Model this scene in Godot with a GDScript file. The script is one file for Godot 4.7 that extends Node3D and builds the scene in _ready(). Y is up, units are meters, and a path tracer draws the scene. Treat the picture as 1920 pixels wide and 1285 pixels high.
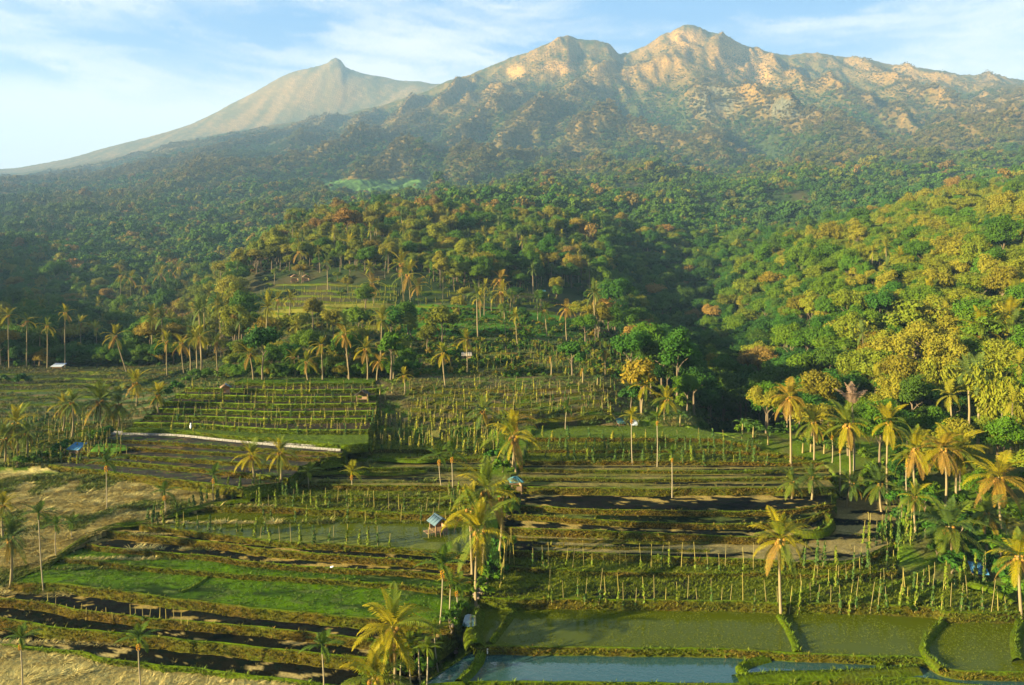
extends Node3D
# Rice terraces below a volcano, morning sun from the left and behind. Camera at the origin looks along -z; ground heights are relative to it.

const F := 1300.0            # focal length, in photograph pixels
const HY := 520.0            # row of the eye-level horizon
const CX := 960.0
const D_ROWS := [30.0, 60.0, 66.0, 73.0, 80.0, 85.0, 90.0, 100.0, 110.0, 120.0, 145.0, 170.0, 200.0, 240.0, 290.0, 350.0, 430.0, 520.0, 650.0, 850.0, 1100.0, 1500.0, 2000.0, 2600.0, 3300.0, 4000.0, 4600.0, 5500.0]
const NEAR_H := [-36.9, -36.9, -36.9, -35.2, -33.7, -32.3, -31.1, -29.6, -28.5, -27.2]
# sections through the land: bearing, then how high the ground stands (as rows of a 1300 px lens) at D_ROWS[10..27]
const SECTIONS := [
	[-2600, 770, 740, 715, 690, 660, 630, 590, 545, 500, 455, 415, 380, 358, 345, 338, 335, 335, 335],
	[-700, 768, 738, 708, 690, 655, 620, 580, 545, 500, 450, 412, 375, 352, 340, 333, 330, 328, 328],
	[0, 765, 735, 705, 690, 655, 620, 580, 545, 500, 450, 412, 375, 352, 340, 333, 330, 327, 322],
	[120, 764, 730, 703, 690, 655, 620, 580, 545, 500, 450, 412, 375, 348, 332, 322, 315, 312, 303],
	[200, 762, 725, 700, 688, 655, 620, 580, 545, 500, 450, 412, 375, 345, 325, 310, 301, 298, 281],
	[350, 740, 715, 690, 660, 640, 610, 575, 540, 495, 445, 405, 365, 325, 295, 274, 264, 264, 240],
	[450, 725, 706, 670, 625, 575, 525, 490, 500, 490, 440, 400, 355, 312, 278, 255, 246, 248, 190],
	[550, 716, 702, 660, 605, 555, 500, 450, 425, 432, 425, 395, 355, 305, 268, 243, 229, 235, 137],
	[615, 716, 700, 657, 600, 547, 490, 440, 410, 410, 410, 384, 350, 303, 264, 235, 219, 228, 122],
	[624, 716, 700, 657, 600, 547, 490, 440, 410, 410, 410, 384, 350, 303, 264, 235, 219, 228, 119],
	[640, 716, 700, 657, 599, 546, 488, 438, 409, 406, 408, 382, 349, 303, 263, 233, 217, 227, 121],
	[650, 716, 700, 656, 598, 545, 486, 436, 407, 402, 405, 380, 348, 302, 262, 231, 213, 225, 129],
	[700, 716, 700, 655, 595, 540, 480, 430, 400, 388, 392, 372, 345, 300, 258, 225, 201, 215, 145],
	[780, 716, 695, 650, 592, 540, 485, 437, 405, 384, 375, 367, 343, 296, 250, 208, 178, 190, 158],
	[850, 718, 690, 645, 590, 540, 490, 445, 410, 380, 358, 362, 340, 290, 240, 190, 151, 160, 170],
	[940, 720, 690, 648, 596, 548, 502, 457, 420, 385, 359, 352, 331, 287, 231, 168, 119, 130, 190],
	[1000, 720, 690, 650, 600, 555, 510, 465, 425, 388, 360, 345, 325, 285, 225, 150, 93, 110, 180],
	[1065, 721, 690, 653, 610, 568, 524, 478, 435, 396, 363, 343, 322, 283, 222, 146, 69, 100, 180],
	[1120, 724, 692, 658, 620, 580, 537, 492, 445, 402, 367, 342, 320, 281, 219, 148, 77, 100, 180],
	[1160, 735, 696, 668, 636, 600, 560, 513, 462, 410, 370, 342, 319, 280, 217, 150, 104, 120, 180],
	[1200, 745, 700, 680, 655, 625, 585, 535, 480, 420, 375, 342, 318, 280, 215, 150, 92, 110, 180],
	[1245, 758, 722, 702, 677, 645, 602, 550, 490, 428, 378, 341, 314, 278, 210, 138, 64, 90, 180],
	[1290, 768, 742, 722, 698, 663, 618, 563, 498, 434, 380, 340, 311, 276, 206, 122, 47, 80, 180],
	[1345, 776, 752, 726, 695, 650, 596, 538, 486, 434, 380, 339, 308, 273, 203, 124, 62, 90, 180],
	[1400, 785, 760, 725, 680, 625, 565, 505, 474, 430, 378, 338, 305, 270, 200, 130, 87, 110, 180],
	[1500, 760, 705, 650, 595, 545, 500, 460, 455, 425, 370, 330, 300, 262, 190, 130, 107, 120, 180],
	[1650, 730, 660, 595, 540, 490, 450, 415, 410, 400, 360, 325, 295, 255, 190, 140, 119, 130, 190],
	[1800, 700, 620, 555, 500, 455, 420, 390, 378, 370, 345, 310, 280, 235, 185, 155, 141, 150, 200],
	[1920, 680, 590, 525, 470, 430, 400, 375, 360, 350, 330, 300, 265, 225, 185, 160, 152, 160, 205],
	[2200, 650, 550, 490, 440, 400, 375, 350, 335, 325, 305, 275, 245, 215, 190, 175, 170, 175, 210],
	[2800, 640, 540, 480, 430, 390, 360, 335, 320, 310, 290, 265, 240, 215, 200, 190, 185, 190, 220],
]
# the skyline of the main mountain, from peak to peak
const CREST := [[820, 158], [850, 150], [880, 141], [905, 131], [940, 119], [965, 109], [985, 101], [1005, 91], [1028, 82], [1050, 71], [1066, 66], [1080, 73], [1100, 76], [1118, 76], [1140, 82], [1152, 92], [1160, 105], [1178, 101], [1200, 92], [1222, 80], [1240, 66], [1258, 60], [1275, 50], [1292, 46], [1312, 51], [1330, 60], [1352, 64], [1372, 74], [1400, 87], [1425, 93], [1450, 101], [1480, 105], [1510, 100], [1545, 101], [1580, 108], [1615, 111], [1650, 119], [1700, 126], [1760, 134], [1800, 141], [1860, 142], [1920, 152]]
const FINE := 640
const D0 := 30.0
const D1 := 8000.0

var rng := RandomNumberGenerator.new()
var used := {}
var sec_t := PackedFloat32Array()
var sec_h: Array = []                      # per section a fine profile over log distance
var n_big := FastNoiseLite.new()
var n_mid := FastNoiseLite.new()
var n_small := FastNoiseLite.new()
var n_patch := FastNoiseLite.new()
var n_gully := FastNoiseLite.new()
# a grid of the terrace levels
const GX0 := -100.0
const GZ0 := -165.0
const GC := 0.5
const GW := 440
const GH := 230
var grid := PackedFloat32Array()
var crest_fix := PackedFloat32Array()
var M := {}
var mesh_cache := {}


# ------------------------------------------------------------------ naming
func numbered(called: String) -> String:
	if not used.has(called):
		used[called] = 0
		return called
	used[called] += 1
	return "%s_%03d" % [called, used[called]]

func tag(o: Node, label: String, category: String, group := "") -> Node:
	o.set_meta("label", label)
	o.set_meta("category", category)
	if group:
		o.set_meta("group", group)
	return o

func thing(called: String, at: Vector3, label: String, category: String, group := "", turn := 0.0) -> Node3D:
	var o := Node3D.new()
	o.name = numbered(called)
	add_child(o)
	o.position = at
	o.rotation.y = turn
	tag(o, label, category, group)
	return o

func part(called: String, mesh: Mesh, mat: Material, parent: Node3D, tr := Transform3D()) -> MeshInstance3D:
	var o := MeshInstance3D.new()
	o.name = called
	o.mesh = mesh
	if mat:
		o.material_override = mat
	o.transform = tr
	parent.add_child(o, true)
	return o

func structure(called: String, mesh: Mesh, mat: Material) -> MeshInstance3D:
	var o := MeshInstance3D.new()
	o.name = numbered(called)
	o.mesh = mesh
	o.material_override = mat
	o.set_meta("kind", "structure")
	add_child(o)
	return o

func stuff(called: String, mesh: Mesh, mat: Material, xf: Array, cols: Array, label: String, category: String) -> void:
	if xf.is_empty():
		return
	var mm := MultiMesh.new()
	mm.transform_format = MultiMesh.TRANSFORM_3D
	mm.use_colors = true
	mm.mesh = mesh
	mm.instance_count = xf.size()
	for i in xf.size():
		mm.set_instance_transform(i, xf[i])
		mm.set_instance_color(i, cols[i])
	var o := MultiMeshInstance3D.new()
	o.name = numbered(called)
	o.multimesh = mm
	if mat:
		o.material_override = mat
	o.set_meta("kind", "stuff")
	tag(o, label, category)
	add_child(o)


# ------------------------------------------------------------------ land
func pix(px: float, py: float, d: float) -> Vector3:          # the point at forward distance d
	return Vector3((px - CX) / F * d, -(py - HY) / F * d, -d)

func flat(px: float, py: float, h: float) -> Vector3:          # where that sight line meets level h
	return pix(px, py, -h * F / (py - HY))

func prep_land() -> void:
	n_big.seed = 11; n_big.noise_type = FastNoiseLite.TYPE_SIMPLEX_SMOOTH; n_big.frequency = 1.0 / 760.0
	n_big.fractal_type = FastNoiseLite.FRACTAL_RIDGED; n_big.fractal_octaves = 4; n_big.fractal_gain = 0.42
	n_big.domain_warp_enabled = true; n_big.domain_warp_amplitude = 90.0; n_big.domain_warp_frequency = 1.0 / 500.0
	n_gully.seed = 31; n_gully.noise_type = FastNoiseLite.TYPE_SIMPLEX_SMOOTH; n_gully.frequency = 1.0 / 500.0
	n_gully.fractal_type = FastNoiseLite.FRACTAL_RIDGED; n_gully.fractal_octaves = 3; n_gully.fractal_gain = 0.42
	n_gully.domain_warp_enabled = true; n_gully.domain_warp_amplitude = 70.0; n_gully.domain_warp_frequency = 1.0 / 400.0
	n_mid.seed = 5; n_mid.noise_type = FastNoiseLite.TYPE_SIMPLEX_SMOOTH; n_mid.frequency = 1.0 / 90.0; n_mid.fractal_octaves = 4
	n_small.seed = 7; n_small.noise_type = FastNoiseLite.TYPE_SIMPLEX_SMOOTH; n_small.frequency = 1.0 / 2.2; n_small.fractal_octaves = 3
	n_patch.seed = 21; n_patch.noise_type = FastNoiseLite.TYPE_SIMPLEX_SMOOTH; n_patch.frequency = 1.0 / 7.0; n_patch.fractal_octaves = 4
	grid.resize(GW * GH)
	grid.fill(-1000.0)
	for s in SECTIONS:
		sec_t.append((s[0] - CX) / F)
		var ld := PackedFloat32Array()
		var hh := PackedFloat32Array()
		for k in D_ROWS.size():
			var d: float = D_ROWS[k]
			ld.append(log(d))
			if k < 10:
				var h: float = NEAR_H[k]
				if s[0] > 1640 and d > 66.0 and d < 115.0:
					h += 0.6
				hh.append(h)
			else:
				var h2: float = -(float(s[k - 9]) - HY) / F * d
				var lo := 290.0 if s[0] < 1330 else 150.0
				if d < 3500.0:
					h2 -= 8.0 * smoothstep(lo * 0.75, lo, d)          # the rows were read off the tree tops
				hh.append(h2)
		ld.append(log(D1))
		hh.append(hh[hh.size() - 1] * 0.3)
		sec_h.append(profile(ld, hh))

func fix_crest() -> void:
	var fix := PackedFloat32Array()
	var k := 0
	for i in 1400:
		var px := 700.0 + i
		while k < CREST.size() - 2 and px > CREST[k + 1][0]:
			k += 1
		var y := lerpf(CREST[k][1], CREST[k + 1][1], clampf((px - CREST[k][0]) / (CREST[k + 1][0] - CREST[k][0]), 0.0, 1.0))
		y += 1.6 * n_small.get_noise_2d(px * 0.25, 3.0)
		var t := (px - CX) / F
		fix.append(((HY - y) / F * 4000.0 - land(t * 4000.0, -4000.0)) * smoothstep(800.0, 860.0, px) * smoothstep(2050.0, 1940.0, px))
	crest_fix = fix

func profile(x: PackedFloat32Array, y: PackedFloat32Array) -> PackedFloat32Array:      # monotone cubic
	var n := x.size()
	var m := PackedFloat32Array()
	m.resize(n)
	for i in n:
		if i == 0 or i == n - 1:
			m[i] = 0.0
			continue
		var a := (y[i] - y[i - 1]) / (x[i] - x[i - 1])
		var b := (y[i + 1] - y[i]) / (x[i + 1] - x[i])
		m[i] = 0.0 if a * b <= 0.0 else 2.0 * a * b / (a + b)
	var out := PackedFloat32Array()
	out.resize(FINE + 1)
	var k := 0
	for i in FINE + 1:
		var v := log(D0) + (log(D1) - log(D0)) * i / FINE
		while k < n - 2 and v > x[k + 1]:
			k += 1
		var w := x[k + 1] - x[k]
		var t := clampf((v - x[k]) / w, 0.0, 1.0)
		var t2 := t * t
		var t3 := t2 * t
		out[i] = (2 * t3 - 3 * t2 + 1) * y[k] + (t3 - 2 * t2 + t) * w * m[k] + (-2 * t3 + 3 * t2) * y[k + 1] + (t3 - t2) * w * m[k + 1]
	return out

func land(x: float, z: float) -> float:
	var d := maxf(-z, D0)
	var t := x / d
	var r := clampf((log(d) - log(D0)) / (log(D1) - log(D0)) * FINE, 0.0, FINE - 0.001)
	var ri := int(r)
	var rf := r - ri
	var n := sec_t.size()
	var c := 0
	var lo := 0
	var hi := n - 1
	while hi - lo > 1:
		c = (lo + hi) >> 1
		if t >= sec_t[c]:
			lo = c
		else:
			hi = c
	var t0 := sec_t[lo]
	var t1 := sec_t[hi]
	var f := clampf((t - t0) / (t1 - t0), 0.0, 1.0)
	var h0: float = lerpf(sec_h[lo][ri], sec_h[lo][ri + 1], rf)
	var h1: float = lerpf(sec_h[hi][ri], sec_h[hi][ri + 1], rf)
	var m0 := h1 - h0
	var m1 := h1 - h0
	if lo > 0:
		var hp: float = lerpf(sec_h[lo - 1][ri], sec_h[lo - 1][ri + 1], rf)
		m0 = (h1 - hp) / (t1 - sec_t[lo - 1]) * (t1 - t0)
	if hi < n - 1:
		var hn: float = lerpf(sec_h[hi + 1][ri], sec_h[hi + 1][ri + 1], rf)
		m1 = (hn - h0) / (sec_t[hi + 1] - t0) * (t1 - t0)
	var f2 := f * f
	var f3 := f2 * f
	var h := (2 * f3 - 3 * f2 + 1) * h0 + (f3 - 2 * f2 + f) * m0 + (-2 * f3 + 3 * f2) * h1 + (f3 - f2) * m1
	# the hill beyond the left edge that keeps the valley in the shade
	if x < -90.0 and d < 1000.0:
		var q := (x + 0.738 * d + 235.0) / 95.0
		h += 62.0 * (1.0 + d * 0.0006) * exp(-0.5 * q * q) * smoothstep(110.0, 240.0, d) * (1.0 - smoothstep(650.0, 1000.0, d))
	# relief
	if d > 150.0:
		var calm := (1.0 - 0.90 * smoothstep(2400.0, 3300.0, d)) * lerpf(0.14, 1.0, smoothstep(-0.62, -0.22, t - 0.22 * smoothstep(1800.0, 2600.0, d)))
		var e := n_mid.get_noise_2d(x, z) * 4.0 * smoothstep(150.0, 400.0, d) * (1.0 + smoothstep(500.0, 1600.0, d) * 3.0)
		if d > 380.0:
			e += n_mid.get_noise_2d(x * 0.34 + 300.0, z * 0.26) * lerpf(9.0, 34.0, smoothstep(500.0, 1700.0, d)) * smoothstep(380.0, 620.0, d)
		if d > 1150.0:
			e += (n_big.get_noise_2d(x, z * 0.5) - 0.25) * 105.0 * smoothstep(1150.0, 2500.0, d)
			e += n_mid.get_noise_2d(x * 0.6 + 900.0, z * 0.5) * 9.0 * smoothstep(1800.0, 3000.0, d)
		h += e * calm
		if d > 750.0:        # ravines cut into the mountain, none at the crest
			var cut := smoothstep(750.0, 2700.0, d) * (1.0 - smoothstep(3750.0, 4050.0, d)) + 0.10 * smoothstep(4500.0, 5000.0, d) * (1.0 - smoothstep(5380.0, 5600.0, d))
			h += (n_gully.get_noise_2d(x + z * 0.12, z * 0.34) - 0.62) * 104.0 * cut * lerpf(0.3, 1.0, smoothstep(-0.5, -0.15, t))
	if d > 3300.0 and d < 4700.0 and crest_fix.size():
		var q2 := t * F + CX - 700.0
		if q2 > 0.0 and q2 < 1398.0:
			var qi := int(q2)
			h += lerpf(crest_fix[qi], crest_fix[qi + 1], q2 - qi) * smoothstep(3300.0, 3960.0, d) * (1.0 - smoothstep(4080.0, 4700.0, d))
	if d > 5200.0 and d < 5800.0:          # the knob on the far summit
		h += 42.0 * exp(-(Vector2(x + 1388.0, z + 5490.0).length_squared()) / (2.0 * 42.0 * 42.0))
	return h

func level(x: float, z: float) -> float:                        # terraces and land together
	var i := int((x - GX0) / GC)
	var j := int((z - GZ0) / GC)
	if i >= 0 and j >= 0 and i < GW and j < GH and grid[j * GW + i] > -900.0:
		return grid[j * GW + i]
	return land(x, z)

func spot(px: float, py: float) -> Vector3:                     # where a sight line meets the ground
	var d := 52.0
	var before := d
	while d < 4200.0:
		var p := pix(px, py, d)
		if p.y < level(p.x, p.z):
			break
		before = d
		d += maxf(0.4, d * 0.008)
	var a := before
	var b := d
	for i in 10:
		var c := (a + b) * 0.5
		var p2 := pix(px, py, c)
		if p2.y < level(p2.x, p2.z):
			b = c
		else:
			a = c
	var g := pix(px, py, (a + b) * 0.5)
	g.y = level(g.x, g.z)
	return g


# ------------------------------------------------------------------ mesh helpers
func tri_mesh(v: PackedVector3Array, n: PackedVector3Array, c: PackedColorArray, idx: PackedInt32Array, into: ArrayMesh = null) -> ArrayMesh:
	var a := []
	a.resize(Mesh.ARRAY_MAX)
	a[Mesh.ARRAY_VERTEX] = v
	if n.size() == v.size():
		a[Mesh.ARRAY_NORMAL] = n
	if c.size() == v.size():
		a[Mesh.ARRAY_COLOR] = c
	a[Mesh.ARRAY_INDEX] = idx
	var m := into if into else ArrayMesh.new()
	m.add_surface_from_arrays(Mesh.PRIMITIVE_TRIANGLES, a)
	return m

func sheet(pts: PackedVector3Array, cols: PackedColorArray, w: int, h: int) -> ArrayMesh:      # w x h grid of points, smooth normals; rows run away from the viewer, columns to the right
	var nor := PackedVector3Array()
	nor.resize(pts.size())
	for j in h:
		for i in w:
			var a := pts[j * w + mini(i + 1, w - 1)] - pts[j * w + maxi(i - 1, 0)]
			var b := pts[mini(j + 1, h - 1) * w + i] - pts[maxi(j - 1, 0) * w + i]
			var c := a.cross(b)
			nor[j * w + i] = c.normalized() if c.length_squared() > 1e-12 else Vector3.UP
	var idx := PackedInt32Array()
	idx.resize((w - 1) * (h - 1) * 6)
	var k := 0
	for j in h - 1:
		for i in w - 1:
			var q := j * w + i
			idx[k] = q; idx[k + 1] = q + w; idx[k + 2] = q + 1
			idx[k + 3] = q + 1; idx[k + 4] = q + w; idx[k + 5] = q + w + 1
			k += 6
	return tri_mesh(pts, nor, cols, idx)

func tube(path: PackedVector3Array, radii: PackedFloat32Array, sides: int, v: PackedVector3Array, n: PackedVector3Array, c: PackedColorArray, idx: PackedInt32Array, col: Color) -> void:
	var base := v.size()
	var m := path.size()
	for k in m:
		var dir := (path[mini(k + 1, m - 1)] - path[maxi(k - 1, 0)]).normalized()
		var side := dir.cross(Vector3.FORWARD if absf(dir.z) < 0.9 else Vector3.RIGHT).normalized()
		var up := side.cross(dir)
		for s in sides:
			var a := TAU * s / sides
			var o := side * cos(a) + up * sin(a)
			v.append(path[k] + o * radii[k])
			n.append(o)
			c.append(col)
	for k in m - 1:
		for s in sides:
			var a := base + k * sides + s
			var b := base + k * sides + (s + 1) % sides
			idx.append_array([a, b, a + sides, b, b + sides, a + sides])

func tube_mesh(path: PackedVector3Array, radii: PackedFloat32Array, sides := 7, col := Color.WHITE) -> ArrayMesh:
	var v := PackedVector3Array()
	var n := PackedVector3Array()
	var c := PackedColorArray()
	var idx := PackedInt32Array()
	tube(path, radii, sides, v, n, c, idx, col)
	return tri_mesh(v, n, c, idx)

func noise_tex(freq: float, lo: float, hi: float, octaves := 5, seed_ := 1, size := 512) -> NoiseTexture2D:
	var fn := FastNoiseLite.new()
	fn.seed = seed_
	fn.noise_type = FastNoiseLite.TYPE_SIMPLEX_SMOOTH
	fn.frequency = freq
	fn.fractal_octaves = octaves
	fn.fractal_gain = 0.6
	var t := NoiseTexture2D.new()
	t.width = size
	t.height = size
	t.seamless = true
	t.noise = fn
	var g := Gradient.new()
	g.set_color(0, Color(lo, lo, lo))
	g.set_color(1, Color(hi, hi, hi))
	g.set_offset(0, 0.2)
	g.set_offset(1, 0.8)
	t.color_ramp = g
	return t

func mat(col: Color, rough := 0.9, tex: Texture2D = null, scale := 0.2, bump := 0.0, bump_tex: Texture2D = null) -> StandardMaterial3D:
	var m := StandardMaterial3D.new()
	m.albedo_color = col.linear_to_srgb()
	m.roughness = rough
	m.vertex_color_use_as_albedo = true
	m.metallic_specular = 0.12
	if tex:
		m.albedo_texture = tex
		m.uv1_triplanar = true
		m.uv1_world_triplanar = true
		m.uv1_scale = Vector3.ONE * scale
	if bump > 0.0:
		m.heightmap_enabled = true
		m.heightmap_texture = bump_tex if bump_tex else tex
		m.heightmap_scale = bump
	return m

func leaf_mat(col: Color, through := 0.5, rough := 0.55) -> StandardMaterial3D:
	var m := mat(col, rough)
	m.metallic_specular = 0.16
	m.backlight_enabled = true
	m.backlight = Color(through, through, through)
	m.cull_mode = BaseMaterial3D.CULL_DISABLED
	return m


# ------------------------------------------------------------------ sky
func make_sky() -> Sky:
	var w := 4096
	var h := 2048
	var im := Image.create(w, h, false, Image.FORMAT_RGBF)
	im.fill(Color(0.2, 0.24, 0.2))
	var na := FastNoiseLite.new()
	na.seed = 3; na.noise_type = FastNoiseLite.TYPE_SIMPLEX_SMOOTH; na.frequency = 1.0; na.fractal_octaves = 6; na.fractal_gain = 0.55
	na.domain_warp_enabled = true; na.domain_warp_amplitude = 0.5; na.domain_warp_frequency = 0.9
	var nb := FastNoiseLite.new()
	nb.seed = 9; nb.noise_type = FastNoiseLite.TYPE_SIMPLEX_SMOOTH; nb.frequency = 0.45; nb.fractal_octaves = 2
	var top := Color(0.05, 0.14, 0.34)
	var mid := Color(0.105, 0.215, 0.39)
	var hor := Color(0.36, 0.42, 0.47)
	var j := 0
	while j < h / 2 + 16:
		var el := (0.5 - (j + 0.5) / h) * PI
		var size := 1 if el < 0.5 else 8
		var s := sin(maxf(el, 0.0))
		var base := mid.lerp(top, smoothstep(0.36, 1.0, s)).lerp(hor, smoothstep(0.36, 0.10, s))
		var i := 0
		while i < w:
			var az := wrapf((i + 0.5 * size) / w * TAU, -PI, PI)
			# thin streaks of high cloud, tilted a little
			var c3 := Vector3(cos(az), 0.0, sin(az))
			var p := c3 * 3.4 + Vector3(0, el * 15.0 + sin(az) * 0.9, 0)
			var st := na.get_noise_3dv(p) * 0.75 + nb.get_noise_3dv(p * 0.8 + Vector3(0, 7.3, 0)) * 0.75
			var cover := smoothstep(-0.20, 0.62, st + 0.20 * smoothstep(0.05, -0.35, sin(az)) * float(cos(az) > 0.0)) * 0.88
			# a low bank of white cloud beyond the left slope
			var e2 := el + na.get_noise_3dv(p * 0.7) * 0.05
			var bank := (1.0 - smoothstep(0.20, 0.27, e2)) * smoothstep(-0.12, -0.36, az) * 0.97
			var c := base.lerp(Color(0.49, 0.475, 0.46), clampf(1.0 - (1.0 - cover) * (1.0 - bank), 0.0, 1.0))
			if size == 1:
				im.set_pixel(i, j, c)
			else:
				im.fill_rect(Rect2i(i, j, size, size), c)
			i += size
		j += size
	var m := PanoramaSkyMaterial.new()
	m.panorama = ImageTexture.create_from_image(im)
	var sky := Sky.new()
	sky.sky_material = m
	return sky


# ------------------------------------------------------------------ ground sheet
func in_clearing(px: float, py: float, d: float) -> bool:
	return d > 850.0 and d < 2200.0 and px > 585.0 + (py - 340.0) * 1.2 and px < 806.0 and py > 336.0 and py < 366.0

func ground_color(x: float, z: float, h: float, d: float, slope: float) -> Color:
	var a := n_patch.get_noise_2d(x, z)
	var b := n_mid.get_noise_2d(x * 1.7, z * 1.7)
	var px := x / d * F + CX
	var py := HY - h / d * F
	var straw := Color(0.56, 0.45, 0.15)
	var grass := Color(0.085, 0.145, 0.008)
	var soil := Color(0.09, 0.065, 0.03)
	if d < 165.0:
		var c := grass.lerp(Color(0.11, 0.11, 0.03), smoothstep(-0.3, 0.4, a))
		# dry straw fields at the left and at the bottom
		if px < 520.0 and py > 870.0 and py < 1120.0:
			var s := smoothstep(-0.25, 0.18, a + 0.16 + 0.34 * sin(z * 0.50 + x * 0.12 + a * 2.0) - 0.35 * smoothstep(940.0, 880.0, py))
			c = c.lerp(straw, s)
		elif py > 1180.0 and px < 780.0:
			c = straw.lerp(Color(0.30, 0.23, 0.07), smoothstep(0.0, 0.5, a))
		elif py < 800.0 and px > 690.0 and px < 1180.0:
			c = Color(0.12, 0.095, 0.04).lerp(grass, smoothstep(-0.1, 0.35, a + b * 0.4))
		elif px < 330.0 and py < 790.0:
			var band := sin(z * 0.9 + x * 0.08 + a * 2.0)
			c = Color(0.06, 0.10, 0.03).lerp(Color(0.15, 0.12, 0.05), smoothstep(0.1, 0.7, band))
		return c
	if in_clearing(px, py, d):
		return Color(0.10, 0.19, 0.04).lerp(Color(0.075, 0.14, 0.03), smoothstep(-0.2, 0.3, a))
	if d < 1500.0:
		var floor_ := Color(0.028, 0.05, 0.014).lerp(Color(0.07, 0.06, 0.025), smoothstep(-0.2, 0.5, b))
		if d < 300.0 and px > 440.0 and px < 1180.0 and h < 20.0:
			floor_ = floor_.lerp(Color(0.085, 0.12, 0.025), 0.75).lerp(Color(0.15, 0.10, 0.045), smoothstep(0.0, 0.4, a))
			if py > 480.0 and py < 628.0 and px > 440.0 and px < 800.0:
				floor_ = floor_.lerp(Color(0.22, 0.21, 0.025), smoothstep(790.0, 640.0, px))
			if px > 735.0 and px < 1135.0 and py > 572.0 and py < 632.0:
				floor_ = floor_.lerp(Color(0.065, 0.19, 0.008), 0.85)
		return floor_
	# mountains: mixed scrub and forest, golden grass on the ridges, bare earth high up
	var g := n_gully.get_noise_2d(x + z * 0.12, z * 0.34)
	var f := n_mid.get_noise_2d(x * 6.0, z * 6.0)
	var up := smoothstep(0.20, 0.36, h / d + b * 0.05 + g * 0.03)
	var forest := Color(0.050, 0.072, 0.014).lerp(Color(0.17, 0.12, 0.030), smoothstep(-0.1, 0.7, g + b * 0.4 + f * 0.3))
	var dry := Color(0.058, 0.072, 0.016).lerp(Color(0.26, 0.160, 0.028), smoothstep(-0.05, 0.85, g * 0.6 + b * 0.6 + f * 0.45 + 0.1))
	var c2 := forest.lerp(dry, up)
	if d > 4650.0:
		c2 = Color(0.27, 0.18, 0.065).lerp(Color(0.10, 0.10, 0.040), smoothstep(-0.3, 0.5, n_gully.get_noise_2d(x * 2.2 + z * 0.5, z * 0.5) * 0.6 + f * 0.5 + b * 0.3))
		if Vector2(x + 1388.0, z + 5490.0).length() < 75.0:
			c2 = Color(0.10, 0.095, 0.05)
	c2 = c2.lerp(Color(0.38, 0.21, 0.05), smoothstep(0.8, 1.2, slope + f * 0.2) * up * 0.6)
	# landslide scars
	for s in [[1378.0, 112.0, 44.0, 40.0], [1420.0, 140.0, 30.0, 26.0], [1050.0, 126.0, 34.0, 13.0], [968.0, 134.0, 20.0, 12.0], [1285.0, 72.0, 34.0, 16.0], [1340.0, 190.0, 50.0, 34.0], [1480.0, 205.0, 46.0, 22.0]]:
		var e := Vector2((px - s[0]) / s[2], (py - s[1]) / s[3]).length() + a * 0.4 + b * 0.4 + f * 0.5
		var tone := Color(0.46, 0.26, 0.06) if s[1] < 170.0 else Color(0.17, 0.16, 0.09)
		c2 = c2.lerp(tone, 1.0 - smoothstep(0.6, 1.1, e))
	return c2

func make_ground() -> void:
	var ts := PackedFloat32Array()
	var t := -4.2
	while t < 2.2:
		ts.append(t)
		t += 0.0036 if absf(t) < 0.76 else 0.02 + 0.05 * maxf(absf(t) - 1.2, 0.0)
	var ds := PackedFloat32Array()
	var d := 34.0
	while d < D1:
		ds.append(d)
		d *= 1.0085 if d < 140.0 else (1.011 if d < 1400.0 else 1.0065)
	var parts := [["ground", 0.0, 1500.0], ["mountain", 1500.0, 4650.0], ["volcano", 4650.0, D1]]
	var w := ts.size()
	for pt in parts:
		var rows := PackedFloat32Array()
		for k in ds.size():
			if ds[k] >= pt[1] and (ds[k] < pt[2] or rows.size() > 0 and rows[rows.size() - 1] < pt[2]):
				rows.append(ds[k])
			elif k + 1 < ds.size() and ds[k] < pt[1] and ds[k + 1] >= pt[1]:
				rows.append(ds[k])
		var pts := PackedVector3Array()
		var cols := PackedColorArray()
		for r in rows.size():
			for c in w:
				var tc := ts[c]
				if absf(tc) > 0.85:
					tc = signf(tc) * (0.85 + (absf(tc) - 0.85) * lerpf(1.0, 0.05, smoothstep(250.0, 1100.0, rows[r])))
				var x := tc * rows[r]
				var z := -rows[r]
				var h := land(x, z)
				pts.append(Vector3(x, h, z))
		for r in rows.size():
			for c in w:
				var p := pts[r * w + c]
				var q := pts[r * w + mini(c + 1, w - 1)]
				var q2 := pts[mini(r + 1, rows.size() - 1) * w + c]
				var sl := absf(q.y - p.y) / maxf(absf(q.x - p.x), 0.01) + absf(q2.y - p.y) / maxf(absf(q2.z - p.z), 0.01)
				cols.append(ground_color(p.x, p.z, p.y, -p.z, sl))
		for k in pts.size():
			var p := pts[k]
			var dd := -p.z
			if dd < 165.0:
				var i := int((p.x - GX0) / GC)
				var j := int((p.z - GZ0) / GC)
				if i >= 0 and j >= 0 and i < GW and j < GH and grid[j * GW + i] > -900.0:
					p.y = minf(p.y, grid[j * GW + i]) - 2.2
				else:
					p.y += n_small.get_noise_2d(p.x, p.z) * 0.12
				pts[k] = p
			elif dd > 900.0:
				p.y += n_small.get_noise_2d(p.x * 0.12, p.z * 0.12) * 5.0 * smoothstep(900.0, 2500.0, dd)
				pts[k] = p
		structure(pt[0], sheet(pts, cols, w, rows.size()), M.soil if pt[1] < 1.0 else M.rock)


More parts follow.
